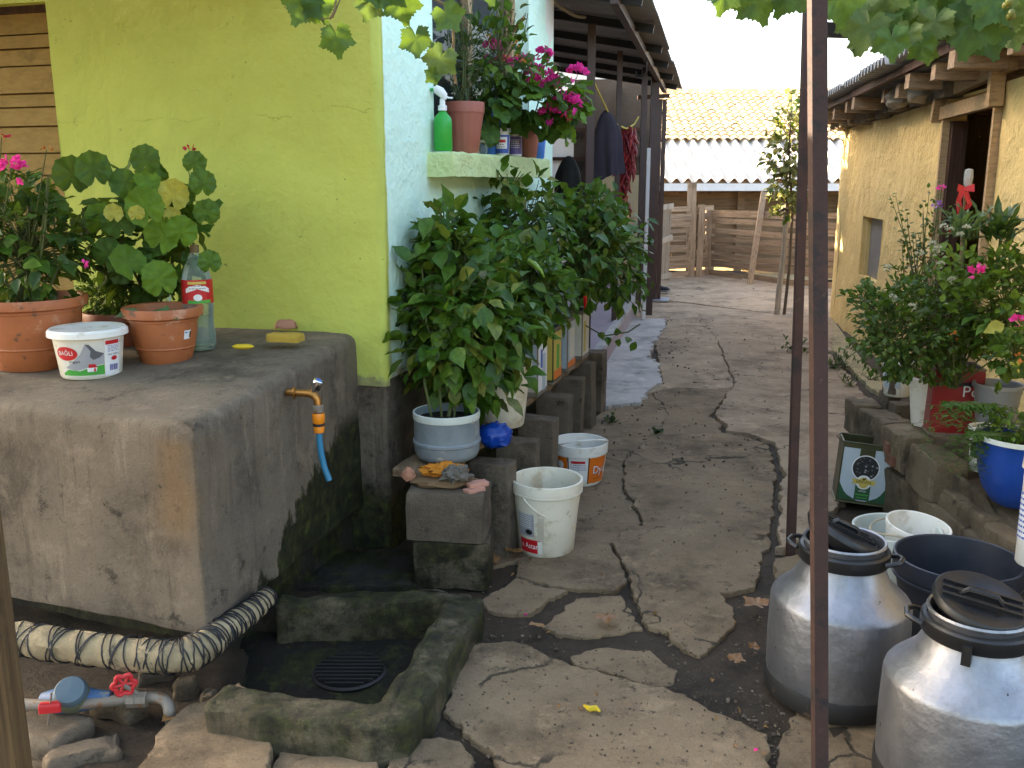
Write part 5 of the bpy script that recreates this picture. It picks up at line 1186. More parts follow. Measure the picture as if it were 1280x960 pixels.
def board(lab, p, q, wd, th, nm='shelf_board'):
    p, q = Vector(p), Vector(q); L = (q - p).length; m = MB().rough_box((0, 0, 0), (wd, L, th), r=.012, amp=.008, freq=7, res=.04, smooth=True); d = (q - p).normalized(); m.v = [(p + q) / 2 + basis(d, (0, 0, 1)) @ v for v in m.v]
    return tag(m.obj(nm, mt['plank']), lab, 'board')
board('rough board under the grey and white plant pots', HF(-.20, -.18, .425), HF(-.22, .86, .432), .22, .035)
board('board under the tins further along the wall', HF(-.20, 1.0, .438), HF(-.22, 2.5, .445), .22, .03)
# pots on the boards
pg = G(559, 572, .445); o = thing('cut_can_pot', 'cloudy grey cut plastic drum used as a pot, nearest on the shelf', 'flower pot', pg, facing(pg))
MB().lathe([(.001, .004), (.11, .004), (.128, .014), (.137, .035), (.139, .07), (.144, .075), (.144, .085), (.139, .09), (.137, .19), (.140, .196), (.140, .205), (.134, .205), (.131, .17), (.001, .17)], 44, wob=.015).obj('body', mt['greyplast'], o, local=True)
MB().lathe([(.001, .176), (.06, .178), (.131, .172)], 24, wob=.03).obj('soil', mt['soil'], o, local=True)
MB().lathe([(.1405, .178), (.1415, .182), (.1415, .206), (.1365, .208), (.1335, .206)], 44, wob=.01).obj('rim', mt['milky'], o, local=True)
pw = G(628, 530, .45); ow, rfw = bucket('bucket', 'cream plastic bucket planted with a pepper plant on the shelf', 'bucket', pw, .30, .105, .135, 'creamp', soil=True, rimw=.006)
bag_c = G(619, 556, .45) + Vector((0, -.02, .05)); m = MB().lathe([(.001, -1)] + [(math.cos(a), math.sin(a)) for a in [x * math.pi / 16 - math.pi / 2 for x in range(1, 16)]] + [(.001, 1)], 28)
m.v = [bag_c + Vector((p.x * .075, p.y * .055, p.z * .055)) * (.9 + .30 * abs(noise.noise(p * 2.2)) + .28 * abs(noise.noise(p * 5 + Vector((3, 1, 0))))) for p in m.v]; tag(m.obj('plastic_bag', mt['bag'], smooth=False), 'crumpled blue plastic bag beside the cream bucket', 'bag')
pb = HF(-.20, .98, .455); ob, rfb = bucket('flower_pot', 'black pot with white torn pattern behind the cream bucket', 'flower pot', pb, .26, .085, .105, 'pblack', soil=True)
m = MB()
for k in range(70): patch(m, rfb, rs.uniform(-.4, 1.4), rs.uniform(.05, .2), rs.uniform(.004, .018), rs.uniform(.004, .02), .0015, 2)
tag(m.obj('torn_white_print', mt['pwhite'], ob, local=True), kind='stuff')
def tin(label, p, rz, d, mats, stripe=None, top=True, soil=True, name='tin_can', cat='tin', bodymat='oilgreen'):
    o = thing(name, label, cat, p, rz); w_, l_, h_ = d
    MB().rough_box((0, 0, h_ / 2), (w_, l_, h_ - .012), r=.006, amp=.0, res=.08).obj('body', mt[bodymat], o, local=True)
    for z in (.006, h_ - .006): MB().rough_box((0, 0, z), (w_ + .006, l_ + .006, .010), r=.003, amp=0, res=.1).obj('rim', mt['galv'], o, local=True)
    for k, (sx, sy) in enumerate(((0, -1), (1, 0))):
        if mats[k]:
            if sy: MB().box((0, -l_ / 2 - .001, h_ / 2), (w_ - .014, .002, h_ - .05)).obj('panel_print', mt[mats[k]], o, local=True)
            else: MB().box((w_ / 2 + .001, 0, h_ / 2), (.002, l_ - .014, h_ - .05)).obj('panel_print', mt[mats[k]], o, local=True)
    for (side, x, z, w2, h2, mat) in (stripe or ()):
        if side == 'f': MB().box((x, -l_ / 2 - .0032, z), (w2, .002, h2)).obj('stripe_print', mt[mat], o, local=True)
        else: MB().box((w_ / 2 + .0032, x, z), (.002, w2, h2)).obj('stripe_print', mt[mat], o, local=True)
    if soil: MB().box((0, 0, h_ - .008), (w_ - .02, l_ - .02, .016)).obj('soil', mt['soil'], o, local=True)
    return o
tin('white and blue square tin with rusty base on the shelf', HF(-.24, 1.27, .455), yawr, (.20, .19, .31), ('ppanel', 'pwhite'), [('r', .02, .12, .06, .2, 'ppanel'), ('f', .0, .06, .16, .07, 'ptan'), ('r', -.03, .2, .03, .1, 'pblue')], bodymat='galv')
tin('yellow square tin between two white tins on the shelf', HF(-.24, 1.60, .455), yawr, (.20, .19, .32), ('pyellow', 'pyellow'), [('r', 0, .15, .05, .14, 'pgreen'), ('f', 0, .15, .12, .1, 'pdgreen'), ('r', 0, .05, .17, .05, 'porange')])
tin('pale tin with orange-edged print behind the yellow tin', HF(-.24, 1.95, .455), yawr, (.20, .19, .33), ('ppanel', 'ppanel'), [('r', 0, .17, .12, .18, 'pcream'), ('f', 0, .16, .13, .18, 'pblue'), ('r', 0, .045, .18, .04, 'porange')], bodymat='galv')
tin('cream tin farthest along the plant shelf', HF(-.24, 2.35, .46), yawr, (.20, .19, .32), ('pcream', 'pcream'), [('r', -.04, .15, .05, .2, 'pyellow')], bodymat='galv')
# pepper plants
def pepper(label, base, crowns, n, size, singles, mats, sh=.32):
    pl = Plant('pepper_plant', label, 'plant', base, group='pepper plants along the wall'); base = Vector(base)
    for cen, R, f in crowns: crown(pl, rs, cen, R, int(n * f), size, 'ovate', mats, shell=sh, up=.25, droop=1.1, clump=3)
    c0 = Vector(crowns[0][0])
    pl.stem.tube([base + Vector((0, 0, -.03)), base.lerp(c0, .4) + Vector((.01, 0, 0)), c0], [.011, .009, .006], 8)
    stems(pl, rs, base.lerp(c0, .3), [Vector(c) + Vector((rs.uniform(-.8, .8) * R[0], rs.uniform(-.7, .7) * R[1], rs.uniform(-.7, .8) * R[2])) for c, R, f in crowns for _ in range(int(9 * f) + 2)], r=.006, curve=.05)
    return pl
P1 = pg + Vector((0, .01, .17)); c1 = A(580, 415, 4.0)
pl = pepper('large bushy pepper plant nearest on the shelf, in the grey cut drum', P1, [(c1, (.32, .25, .31), 1), (A(562, 335, 4.05), (.16, .17, .2), .4), (A(556, 292, 4.1), (.07, .09, .11), .10)], 760, .102, 150, ['pepper'])
for dx in (-.06, -.02, .03): pl.stem.tube([P1 + Vector((dx, 0, -.02)), P1 + Vector((dx * 1.5, 0, .15)), c1 + Vector((dx * 3, 0, -.1))], .006, 6)
pl.done(200)
c2 = A(652, 362, 4.4); pl = pepper('pepper plant with bright young tips in the cream bucket', pw + Vector((0, 0, .25)), [(c2, (.23, .22, .22), 1), (A(640, 340, 4.5), (.2, .2, .16), .5)], 330, .098, 100, ['pepper', 'pepper', 'pepper'])
for px, py in ((690, 325), (700, 340), (680, 335), (705, 360), (662, 322), (640, 318), (655, 365), (628, 300), (688, 375), (645, 400), (622, 415), (690, 420)):
    q = A(px, py, 4.22)
    for j in range(5): pl.leaf(q + rdir(rs) * .02, rdir(rs) + Vector((.2, -.3, .4)), Vector((0, -.6, 1)), rs.uniform(.045, .075), 'ovate', 'pepperlite')
for px, py in ((660, 385), (668, 330)):
    q = A(px, py, 4.2); m = MB().tube([q + Vector((-.03, 0, .02)), q, q + Vector((.03, -.01, -.03)), q + Vector((.045, -.01, -.06))], [.008, .012, .009, .002], 8); m.obj('green_pepper', mt['greenpep'], pl.root)
pl.done(160)
c3 = A(655, 280, 4.98); pl = pepper('tall pepper plant just under the window sill', HF(-.24, 1.27, .76), [(c3, (.24, .22, .24), 1), (A(634, 232, 4.95), (.05, .06, .09), .08)], 380, .088, 70, ['pepper']); pl.done(90)
c4 = A(722, 312, 5.45); pl = pepper('broad pepper plant with a red pepper beyond the sill', HF(-.24, 1.75, .77), [(c4, (.33, .3, .29), 1), (A(735, 270, 5.6), (.2, .2, .18), .35)], 540, .088, 90, ['pepper'])
q = A(731, 370, 5.15); MB().tube([q, q + Vector((.004, 0, -.03)), q + Vector((.0, 0, -.07))], [.010, .011, .003], 8).obj('red_pepper', mt['redpep'], pl.root); pl.done(140)
c5 = A(768, 325, 6.05); pl = pepper('farthest pepper plant of the row, next to the porch', HF(-.24, 2.35, .78), [(c5, (.20, .28, .33), 1), (A(745, 265, 6.1), (.2, .2, .13), .3)], 420, .088, 60, ['pepper'])
pl.stem.tube([A(720, 400, 6.0), A(755, 420, 5.9), A(785, 415, 5.9), A(800, 405, 5.95)], .005, 5)
for k in range(6): pl.leaf(A(750 + k * 9, 415 + (k % 3) * 6, 5.9), rdir(rs) + Vector((0, 0, -1)), (0, -1, .3), .08, 'ovate', 'pepper')
pl.done(90)
# rags and shards on the short stack
ry = (-.25, 3.56)
def blob(c, R, seed, amp=.35, f=2.3, seg=26):
    m = MB().lathe([(.001, -1)] + [(math.cos(a), math.sin(a)) for a in [x * math.pi / 14 - math.pi / 2 for x in range(1, 14)]] + [(.001, 1)], seg)
    m.v = [Vector(c) + Vector((p.x * R[0], p.y * R[1], max(p.z, -.6) * R[2])) * (1 + amp * noise.noise(p * f + Vector((seed, 0, 0))) + amp * .5 * noise.noise(p * f * 2.6)) for p in m.v]; return m
tag(blob((-.275, 3.60, .408), (.135, .08, .022), 5, .2).obj('old_tray', mt['wicker']), 'worn brown tray under the rags on the block stack', 'tray')
tag(blob((-.275, 3.62, .445), (.085, .055, .026), 2, .6, 3).obj('orange_cloth', mt['orangerag']), 'crumpled orange cloth lying on the brown tray', 'cloth')
tag(blob((-.225, 3.565, .445), (.055, .05, .034), 8, .6, 3).obj('grey_rag', mt['rag']), 'stiff grey rag in front of the orange cloth', 'rag')
tag(blob((-.42, 3.60, .43), (.026, .02, .032), 12, .3).obj('clay_shard', mt['stone2']), 'small reddish clay lump by the plinth on the tray', 'shard')
for k, (x, y, z, rz, lab) in enumerate(((-.14, 3.545, .412, .5, 'pink tile shard on the block stack, upper piece'), (-.15, 3.515, .398, .7, 'pink tile shard on the block stack, lower piece'))): tag(MB().rough_box((x, y, z), (.085, .05, .014), rz=rz, r=.004, amp=.005, freq=20, res=.02).obj('tile_shard', mt['pink']), lab, 'shard')

# ------------------------------------------------------------------ empty buckets on the path
p = G(683, 685); b1, rf = bucket('bucket', 'dirty white empty bucket with a red paint label by the blocks', 'bucket', p, .33, .122, .150, 'creamp', rim_h=.045, rimw=.007)
MB().lathe([(.1505, .272), (.1575, .276), (.1575, .283), (.151, .286)], 44).obj('rim_band', mt['creamp'], b1, local=True)
label_patch(b1, rf, -.72, .15, .085, .105, 'pgrey', .001); label_patch(b1, rf, -.60, .052, .105, .062, 'red', .0015); label_text(b1, rf, 'n Astar', .036, -.62, .053, 'pwhite', sx=.8)
m = MB(); shape(m, rf, -.60, .118, ellipse(.018, .012), .0022); m.obj('black_emblem', mt['pblack'], b1, local=True); label_patch(b1, rf, -.18, .13, .025, .12, 'ptan', .001, 'torn_label'); label_patch(b1, rf, -.22, .05, .02, .06, 'pcream', .0016, 'torn_label'); fine_print(b1, rf, -.72, .14, .20, .07, 8, 'pwhite', rs)
handle(b1, .160, .275, .75, 'creamp', .0035, side=1, yaw=.9)
p = G(724, 600); b2, rf = bucket('bucket', 'smaller white bucket with an orange label behind the empty one', 'bucket', p, .225, .122, .145, 'white', rim_h=.055, rimw=.006)
label_patch(b2, rf, .02, .092, .40, .125, 'pwhite', .0008); label_patch(b2, rf, .80, .092, .125, .145, 'porange', .0015); label_patch(b2, rf, -.85, .092, .10, .145, 'porange', .0015); label_patch(b2, rf, .36, .092, .006, .15, 'pblack', .002); label_patch(b2, rf, -.44, .092, .006, .15, 'pblack', .002)
label_text(b2, rf, 'Dyo', .062, .90, .092, 'pwhite', sx=.9, off=.003); label_text(b2, rf, 'Dyo', .062, .912, .089, 'pblue', sx=.9, off=.0024); label_patch(b2, rf, -.05, .142, .075, .014, 'red', .002, 'red_band_print'); fine_print(b2, rf, .0, .10, .125, .07, 3, 'ppurple', rs); fine_print(b2, rf, .78, .045, .05, .05, 1, 'pblack', rs, .003)
m = MB(); shape(m, rf, -.80, .12, ellipse(.022, .022), .0025); m.obj('round_print', mt['pwhite'], b2, local=True)
handle(b2, .153, .20, -.42, 'white', .005, side=1, yaw=.35)

# ================================================================== HANGING ON THE PORCH
Yc = 8.25
def coat(label, px, py0, py1, Y, wpx, mat, seed, slant=0):
    m = MB(); top = A(px, py0, Y); n, K = 34, 14; vs = []; fs = []
    h_ = top.z - A(px, py1, Y).z; w_ = wpx * Y / FPX
    for j in range(K + 1):
        t = j / K; half = w_ / 2 * (.14 + .86 * min(1, t * 2.6) ** .55); 
        for i in range(n):
            a = 2 * math.pi * i / n; f = 1 + .22 * math.sin(a * 5 + seed + t * 1.2) * t + .12 * math.sin(a * 9 + seed * 2) * t
            dz = (.12 * math.sin(a + seed) + .05 * math.sin(a * 3)) * h_ * (1 if t == 1 else 0) * .6
            vs.append(top + Vector((half * math.cos(a) * f + slant * t * h_, half * .42 * math.sin(a) * f, -h_ * t + dz)))
    for j in range(K):
        for i in range(n): k = (i + 1) % n; fs.append((j * n + i, j * n + k, (j + 1) * n + k, (j + 1) * n + i))
    fs.append(tuple(range(n)))
    m.add(vs, fs, True); return tag(m.obj('hanging_coat', mt[mat]), label, 'coat')
coat('dark violet coat hanging from the yellow cord on the porch', 758, 138, 220, Yc, 32, 'coat', 1.3, .06)
coat('greenish black coat hanging inside the dark porch', 711, 195, 262, 12.6, 32, 'darkcoat', 4.1)
m = MB().tube([A(738, 92, 7.4), A(748, 115, 7.9), A(760, 140, Yc), A(770, 155, 8.6), A(783, 161, 9.2), A(793, 155, 9.7), A(798, 146, 9.9)], .008, 6); tag(m.obj('cord', mt['rope']), 'yellow cord strung between the porch posts', 'cord')
m = MB().tube(smoothline([A(688, 0, 7.0), A(705, 12, 7.2), A(720, 20, 7.4), A(737, 22, 7.6), A(757, 23, 8.2), A(772, 30, 8.6), A(779, 42, 8.9), A(773, 50, 8.9)], 5), .012, 6); tag(m.obj('rope', mt['paleropem']), 'pale rope sagging under the porch roof', 'rope')
def chilli_mesh():
    m = MB().tube([(0, 0, 0), (.003, 0, -.03), (0, .002, -.07), (.006, 0, -.11)], [.008, .013, .010, .002], 6); me = bpy.data.meshes.new('chilli'); me.from_pydata([tuple(v) for v in m.v], [], m.f); me.materials.append(mt['chili']); return me
cm = chilli_mesh()
for px0, y0, y1, nn, lab in ((776, 162, 250, 30, 'string of dried red chillies beside the coat'), (784, 160, 262, 38, 'longest string of dried red chillies on the porch'), (791, 158, 215, 26, 'short string of dried red chillies by the post')):
    Y = 9.3; top = A(px0, y0, Y); bot = A(px0 - 2, y1, Y); t_ = thing('chilli_string', lab, 'chilli string', top, group='chilli strings'); MB().tube([top, bot], .003, 4).obj('string', mt['rope'], t_)
    for k in range(nn):
        t = (k / nn) ** (1.35 if nn > 26 else 1); o = bpy.data.objects.new('chilli', cm); sc.collection.objects.link(o); o.parent = t_
        o.location = (bot - top) * t + Vector((rs.uniform(-.03, .03), rs.uniform(-.03, .03), 0)); o.rotation_euler = (rs.uniform(-.6, .6), rs.uniform(-.6, .6), rs.uniform(0, 6)); o.scale = (1.6, 1.6, rs.uniform(1., 1.45))
# shoes and mat
q = G(818, 376); tag(MB().rough_box((q.x - .02, q.y, .02), (.42, .34, .02), rz=-.2, r=.005, amp=.006, res=.05).obj('door_mat', mt['greypot']), 'grey mat lying at the porch end', 'mat')
def shoe(label, p, rz):
    o = thing('shoe', label, 'shoe', p, rz, group='shoes by the porch')
    m = MB().prism([(-.045, -.14), (.045, -.14), (.052, -.05), (.042, .02), (.045, .09), (.03, .14), (-.03, .14), (-.045, .09), (-.042, .02), (-.052, -.05)], 0, .025, r=.006, corner=.02, res=.02); m.obj('sole', mt['sole'], o, local=True)
    m = MB(); vs = []; fs = []; K = 9; n = 10
    for j in range(K):
        t = j / (K - 1); y = -.135 + .27 * t; h_ = (.05 + .015 * t if t < .45 else .058 + .04 * (t - .45) / .55); w_ = .046 * (1 - .5 * (abs(t - .5) * 2) ** 4)
        for i in range(n): a = math.pi * i / (n - 1); vs.append((w_ * math.cos(a), y, .022 + h_ * math.sin(a) * (1 if t > .05 else .6)))
    for j in range(K - 1):
        for i in range(n - 1): fs.append((j * n + i, j * n + i + 1, (j + 1) * n + i + 1, (j + 1) * n + i))
    fs += [tuple(range(n))[::-1], tuple((K - 1) * n + i for i in range(n))]
    m.add(vs, fs, True); m.obj('upper', mt['shoe'], o, local=True); MB().lathe([(.022, .0), (.028, .006), (.022, .012)], 14, c=(0, .07, .108)).obj('collar', mt['blackp'], o, local=True)
shoe('black shoe on the mat, the one closer to the porch', G(812, 368) + Vector((0, 0, .03)), .5); shoe('black shoe with pale sole on the mat, closer to the alley', G(826, 367) + Vector((0, 0, .03)), .9)

# ------------------------------------------------------------------ sapling with stake
sb = G(975, 393); pl = Plant('sapling', 'slim young tree tied to a stake before the fence', 'tree', sb)
tp = A(990, 118, 11.2); pl.stem.tube([sb + Vector((.06, .04, -.05)), sb + Vector((.09, .04, .6)), sb + Vector((.08, .03, 1.2)), sb.lerp(tp, .75), tp], [.02, .018, .015, .010, .004], 7)
for py, R, nn in ((262, .17, 60), (245, .2, 80), (225, .25, 110), (205, .29, 120), (182, .28, 100), (160, .24, 70), (140, .16, 36), (124, .08, 16)):
    q = A(984 + (py < 200) * 4, py, 11.2); crown(pl, rs, q, (R, R, .17), int(nn * .9), .10, 'ovate', ['sapl', 'bush', 'sapl'], shell=.25, up=.4, droop=.6, clump=3)
for k in range(12): q = A(984, 170 + k * 8, 11.2); pl.stem.tube([q, q + Vector((rs.uniform(-.28, .28), rs.uniform(-.2, .2), .16))], [.006, .003], 5)
pl.done(0, 'bark', 'trunk', 'crown')
sk = thing('tree_stake', 'pale bare stake holding the young tree upright', 'stake', sb); m = MB().tube([sb + Vector((-.04, 0, -.1)), sb + Vector((-.03, 0, .3)), sb + Vector((.0, 0, .75)), sb + Vector((0, 0, 1.35))], [.034, .036, .033, .028], 9); m.obj('pole', mt['palewood'], sk)
MB().tube([A(978, 262, 11.2) + Vector((.05 * math.cos(a), .05 * math.sin(a) + .0, .01 * math.sin(3 * a))) for a in [k * .52 for k in range(25)]], .014, 5).obj('tie', mt['cord'], sk)

# ------------------------------------------------------------------ cables in the sky
for k, (p, q, lab) in enumerate(((A(806, -20, 20), A(920, 68, 26), 'thin overhead cable crossing the sky above the porch'), (A(876, 0, 30), A(905, 128, 60), 'faint second cable above the barn roof'))):
    if k == 0: tag(MB().tube([p, p.lerp(q, .5) + Vector((0, 0, -.05)), q, q + (q - p) * 1.5], .007, 5).obj('cable', mt['cord']), lab, 'cable')

# ================================================================== GRAPE VINE OVERHEAD
pl = Plant('grape_vine', 'grape vine branch with lobed leaves hanging before the lime wall', 'vine', A(470, -60, 2.55))
cane = smoothline([A(430, -70, 2.6), A(490, -30, 2.58), A(535, -5, 2.56), A(562, 12, 2.55), A(567, 45, 2.55), A(566, 75, 2.55), A(570, 105, 2.55)], 4); pl.stem.tube(cane, .004, 6)
pl.stem.tube(smoothline([A(430, -70, 2.6), A(422, -20, 2.55), A(418, 12, 2.5), A(412, 24, 2.5)], 4), .003, 5); pl.stem.tube([A(402, 24, 2.5), A(416, 22, 2.5), A(425, 0, 2.52)], .002, 5)
def vleaf(pl, px, py, Y, sz, ang, mat, tw=.3):
    """centre of the leaf at that place, tip pointing down by ang"""
    q = A(px, py, Y); d = Vector((math.sin(ang), rs.uniform(-.25, .15), -math.cos(ang))).normalized(); n_ = (EYE - q).normalized() + rdir(rs) * tw
    pl.leaf(q - d * sz * .38, d, n_, sz * .78, 'vine', mat)
for px, py, sz, ang, mat in ((378, 8, .135, -.5, 'vine'), (398, 6, .12, .4, 'vine'), (421, 50, .115, .1, 'vine'), (462, 8, .10, -.3, 'vinelite'), (465, -12, .12, .3, 'vine'), (502, 6, .13, .2, 'vine'), (485, -8, .10, -.4, 'vine'), (520, 52, .11, .1, 'vine'), (561, 22, .11, .6, 'vine'), (550, 76, .12, -.4, 'vinelite'), (540, 95, .06, -.8, 'vine'), (610, -18, .13, .2, 'vine')): vleaf(pl, px, py, 2.5, sz, ang, mat)
pl.done(40, 'vinewood', 'cane')
pl = Plant('grape_vine', 'dense grape vine with pale grapes over the rusty posts', 'vine', A(1150, -60, 2.5))
for px, py, sz, ang, mat in ((905, 6, .11, -.3, 'vine'), (928, 4, .13, .2, 'vine'), (948, 12, .15, .4, 'vine'), (985, 4, .14, -.5, 'vine'), (1002, -6, .13, .3, 'vine'), (890, -8, .1, .1, 'vine'), (1048, 12, .15, .2, 'vine'), (1062, -8, .15, -.4, 'vine'), (1083, 48, .15, -.3, 'vinelite'), (1098, 26, .15, .2, 'vine'), (1072, 66, .07, -.2, 'vine'), (1115, 62, .12, .1, 'vine'), (1128, 28, .14, .5, 'vine'), (1060, 40, .09, .3, 'vinelite'), (1110, 5, .14, -.2, 'vinelite'), (1153, 68, .10, .5, 'vine'), (1168, 40, .13, -.2, 'vinelite'), (1182, 12, .16, .3, 'vine'), (1145, 8, .15, -.4, 'vine'), (1160, 78, .07, .1, 'vine'), (1213, 45, .19, -.15, 'vine'), (1235, 58, .15, .35, 'vine'), (1205, 8, .16, .2, 'vine'), (1240, 15, .16, -.5, 'vine'), (1268, 55, .10, .3, 'vinelite'), (1272, 5, .16, .1, 'vine'), (1262, 28, .10, .5, 'vinelite'), (1135, 52, .09, -.2, 'vinelite'), (1025, -14, .14, .1, 'vine'), (970, -14, .14, -.1, 'vine')): vleaf(pl, px, py - 9, rs.uniform(2.38, 2.62), sz, ang, mat, .35)
for _ in range(40): vleaf(pl, rs.uniform(1040, 1330), rs.uniform(-60, 25), rs.uniform(2.65, 3.1), rs.uniform(.12, .17), rs.uniform(-.6, .6), 'vine', .6)
pl.stem.tube(smoothline([A(880, -40, 2.5), A(960, -25, 2.5), A(1060, -12, 2.55), A(1150, 25, 2.6), A(1230, 20, 2.6), A(1300, 30, 2.6)], 4), .006, 6)
pl.done(110, 'vinewood', 'cane')
def grapes(label, px, py, Y, wpx, hpx, n, r):
    o = thing('grape_bunch', label, 'grapes', A(px, py, Y), group='grape bunches'); m0 = MB().lathe([(.001, -1)] + [(math.cos(a), math.sin(a)) for a in [x * math.pi / 6 - math.pi / 2 for x in range(1, 6)]] + [(.001, 1)], 10)
    me = bpy.data.meshes.new('grape'); me.from_pydata([tuple(v * r) for v in m0.v], [], m0.f); me.polygons.foreach_set('use_smooth', [True] * len(m0.f)); me.materials.append(mt['grape'])
    for k in range(n):
        g_ = bpy.data.objects.new('grape', me); sc.collection.objects.link(g_); g_.parent = o; t = rs.random(); g_.location = (rs.uniform(-1, 1) * wpx / 2 / FPX * Y * (1 - .5 * t), rs.uniform(-.03, .03), -hpx / FPX * Y * (t - .5)); g_.scale = (1, 1, rs.uniform(1.05, 1.35))
    MB().tube([A(px, py - hpx / 2 - 12, Y), A(px, py, Y)], .002, 5).obj('stalk', mt['vinewood'], o)
grapes('pale grape bunch hanging among the vine leaves left of the corner', 1158, 22, 2.56, 66, 52, 55, .0085); grapes('few pale grapes near the upper corner of the frame', 1262, 8, 2.34, 26, 40, 9, .0085)
# unseen rest of the vine overhead; spread and gaps set to shade the yard
m = MB(); rv = random.Random(44)
for _ in range(5600):
    x, y = rv.uniform(-6.2, 4.6), rv.uniform(-6.5, 3.3); z = rv.uniform(2.34, 2.75)
    if x < -.75 and rv.random() < .30: y = rv.uniform(3.2, 3.75 + .3 * (-.6 - x)); z = rv.uniform(2.5, 2.8)
    if noise.noise(Vector((x * .9, y * .9, 3))) < (-.38 if x < -.6 else .02): continue
    if (x > .2 and y > 1.0) or (x > -.45 and y > 1.8): continue
    B_ = basis(Vector((rv.uniform(-1, 1), rv.uniform(-1, 1), -.35)), Vector((rv.uniform(-.4, .4), rv.uniform(-.4, .4), 1))); vs, fs = LG['small'][rv.randrange(5)]; sz = rv.uniform(.15, .24); m.add([Vector((x, y, z)) + B_ @ (v * sz) for v in vs], fs, True)
vc_ = m.obj('vine_canopy', mt['vine']); tag(vc_, 'unseen grape vine canopy overhead, spread and gaps set for its shade', 'vine canopy', kind='stuff')

# ================================================================== RIGHT-HAND SIDE: CANS, BUCKETS, POTS
def milk_can(label, c, rz, lid_rot, r=.212, handle_a=0.):
    o = thing('milk_can', label, 'milk can', c, rz, group='aluminium milk cans')
    MB().lathe([(.001, .03), (r - .01, .03), (r - .004, .05), (r, .075), (r + .002, .20), (r - .001, .315), (r - .004, .326), (r - .010, .335), (r - .04, .362), (r - .07, .392), (.126, .432), (.121, .442), (.119, .452), (.118, .50), (.122, .506), (.124, .513), (.121, .519), (.115, .516), (.113, .50), (.113, .42), (.15, .36), (.001, .34)], 64).obj('body', mt['alu'], o, local=True)
    MB().lathe([(.001, .0), (r - .014, .0), (r - .002, .006), (r + .0045, .02), (r + .0045, .066), (r + .001, .072)], 64).obj('base_ring', mt['rubber'], o, local=True)
    cl = MB().lathe([(.121, .452), (.132, .450), (.136, .456), (.136, .488), (.131, .494), (.121, .495)], 48).obj('collar', mt['blackp'], o, local=True)
    for a in (handle_a, handle_a + math.pi):
        d = Vector((math.sin(a), -math.cos(a), 0)); t_ = Vector((d.y, -d.x, 0)); b_ = d * .132 + Vector((0, 0, .474))
        MB().tube([b_ - t_ * .045, b_ + d * .02 - t_ * .04 + Vector((0, 0, .006)), b_ + d * .036 - t_ * .022 + Vector((0, 0, .008)), b_ + d * .036 + t_ * .022 + Vector((0, 0, .008)), b_ + d * .02 + t_ * .04 + Vector((0, 0, .006)), b_ + t_ * .045], .0075, 8).obj('handle', mt['blackp'], cl, local=True)
    a = handle_a + 1.35; d = Vector((math.sin(a), -math.cos(a), 0)); MB().box(d * .142 + Vector((0, 0, .452)), (.022, .022, .05), rot=(0, 0, a)).obj('clip', mt['blackp'], cl, local=True)
    Ld = Matrix.Translation(lid_rot[0]) @ Euler(lid_rot[1]).to_matrix().to_4x4(); m = MB().lathe([(.001, .012), (.06, .012), (.07, .02), (.112, .022), (.116, .018), (.118, .004), (.112, -.006), (.10, -.022), (.094, -.028), (.001, -.024)], 40); m.xform(Ld)
    ld = m.obj('lid', mt['blackp'], o, local=True); m = MB().tube([(-.05, 0, .018), (-.035, 0, .036), (.035, 0, .036), (.05, 0, .018)], .008, 8); m.xform(Ld); m.obj('lid_grip', mt['blackp'], ld, local=True)
    for k in range(3): m = MB().box((.0, -.03 + k * .03, .024), (.19, .008, .010)); m.xform(Ld); m.obj('lid_rib', mt['blackp'], ld, local=True)
    return o
milk_can('aluminium milk can behind the thick rusty post with its lid propped open', (1.03, 2.70, 0), facing((1.03, 2.7)) + .1, ((-.012, .0, .530), (rad(4), rad(27), .3)), handle_a=1.25)
milk_can('nearest aluminium milk can in the lower corner with tilted black lid', (1.205, 2.215, 0), facing((1.2, 2.2)) - .1, ((.0, .005, .528), (rad(12), rad(10), .2)), r=.216, handle_a=-1.35)
# buckets behind them
p = G(1198, 700, .30); p.z = 0; o, rf = bucket('bucket', 'large dark blue-grey bucket behind the milk cans', 'bucket', p, .315, .165, .205, 'navyp', rim_h=.06, rimw=.008); MB().lathe([(.207, .235), (.214, .239), (.214, .247), (.208, .25)], 44).obj('rim_band', mt['navyp'], o, local=True)
MB().tube([Vector((.05 + .03 * math.cos(t), -.225 - .018 * math.sin(t), .25 + .03 * math.sin(t * 2))) for t in [k * .45 for k in range(8)]], .006, 6).obj('handle_lug', mt['blackp'], o, local=True)
p = G(1121, 662, .24); p.z = 0; o, rf = bucket('bucket', 'pale milky bucket nearest the oil can behind the milk cans', 'bucket', p, .25, .135, .163, 'milky', rim_h=.04, rimw=.006); rp = [Vector((.10, .10, .25)), Vector((.03, .08, .265)), Vector((-.08, .03, .262)), Vector((-.12, -.06, .255)), Vector((-.02, -.155, .262)), Vector((.02, -.165, .20)), Vector((.03, -.16, .12))]; tag(MB().tube([Vector(o.location) + q for q in smoothline(rp, 4)], .004, 5).obj('twine', mt['paleropem']), 'frayed twine lying over the milky bucket rim', 'twine')
p = G(1121, 662, .24) + Vector((.045, -.02, 0)); p.z = .05; bucket('bucket', 'translucent white bucket set leaning inside the milky bucket', 'bucket', p, .235, .09, .118, 'white', rim_h=.02, rimw=.004, tilt=(rad(4), rad(7)))
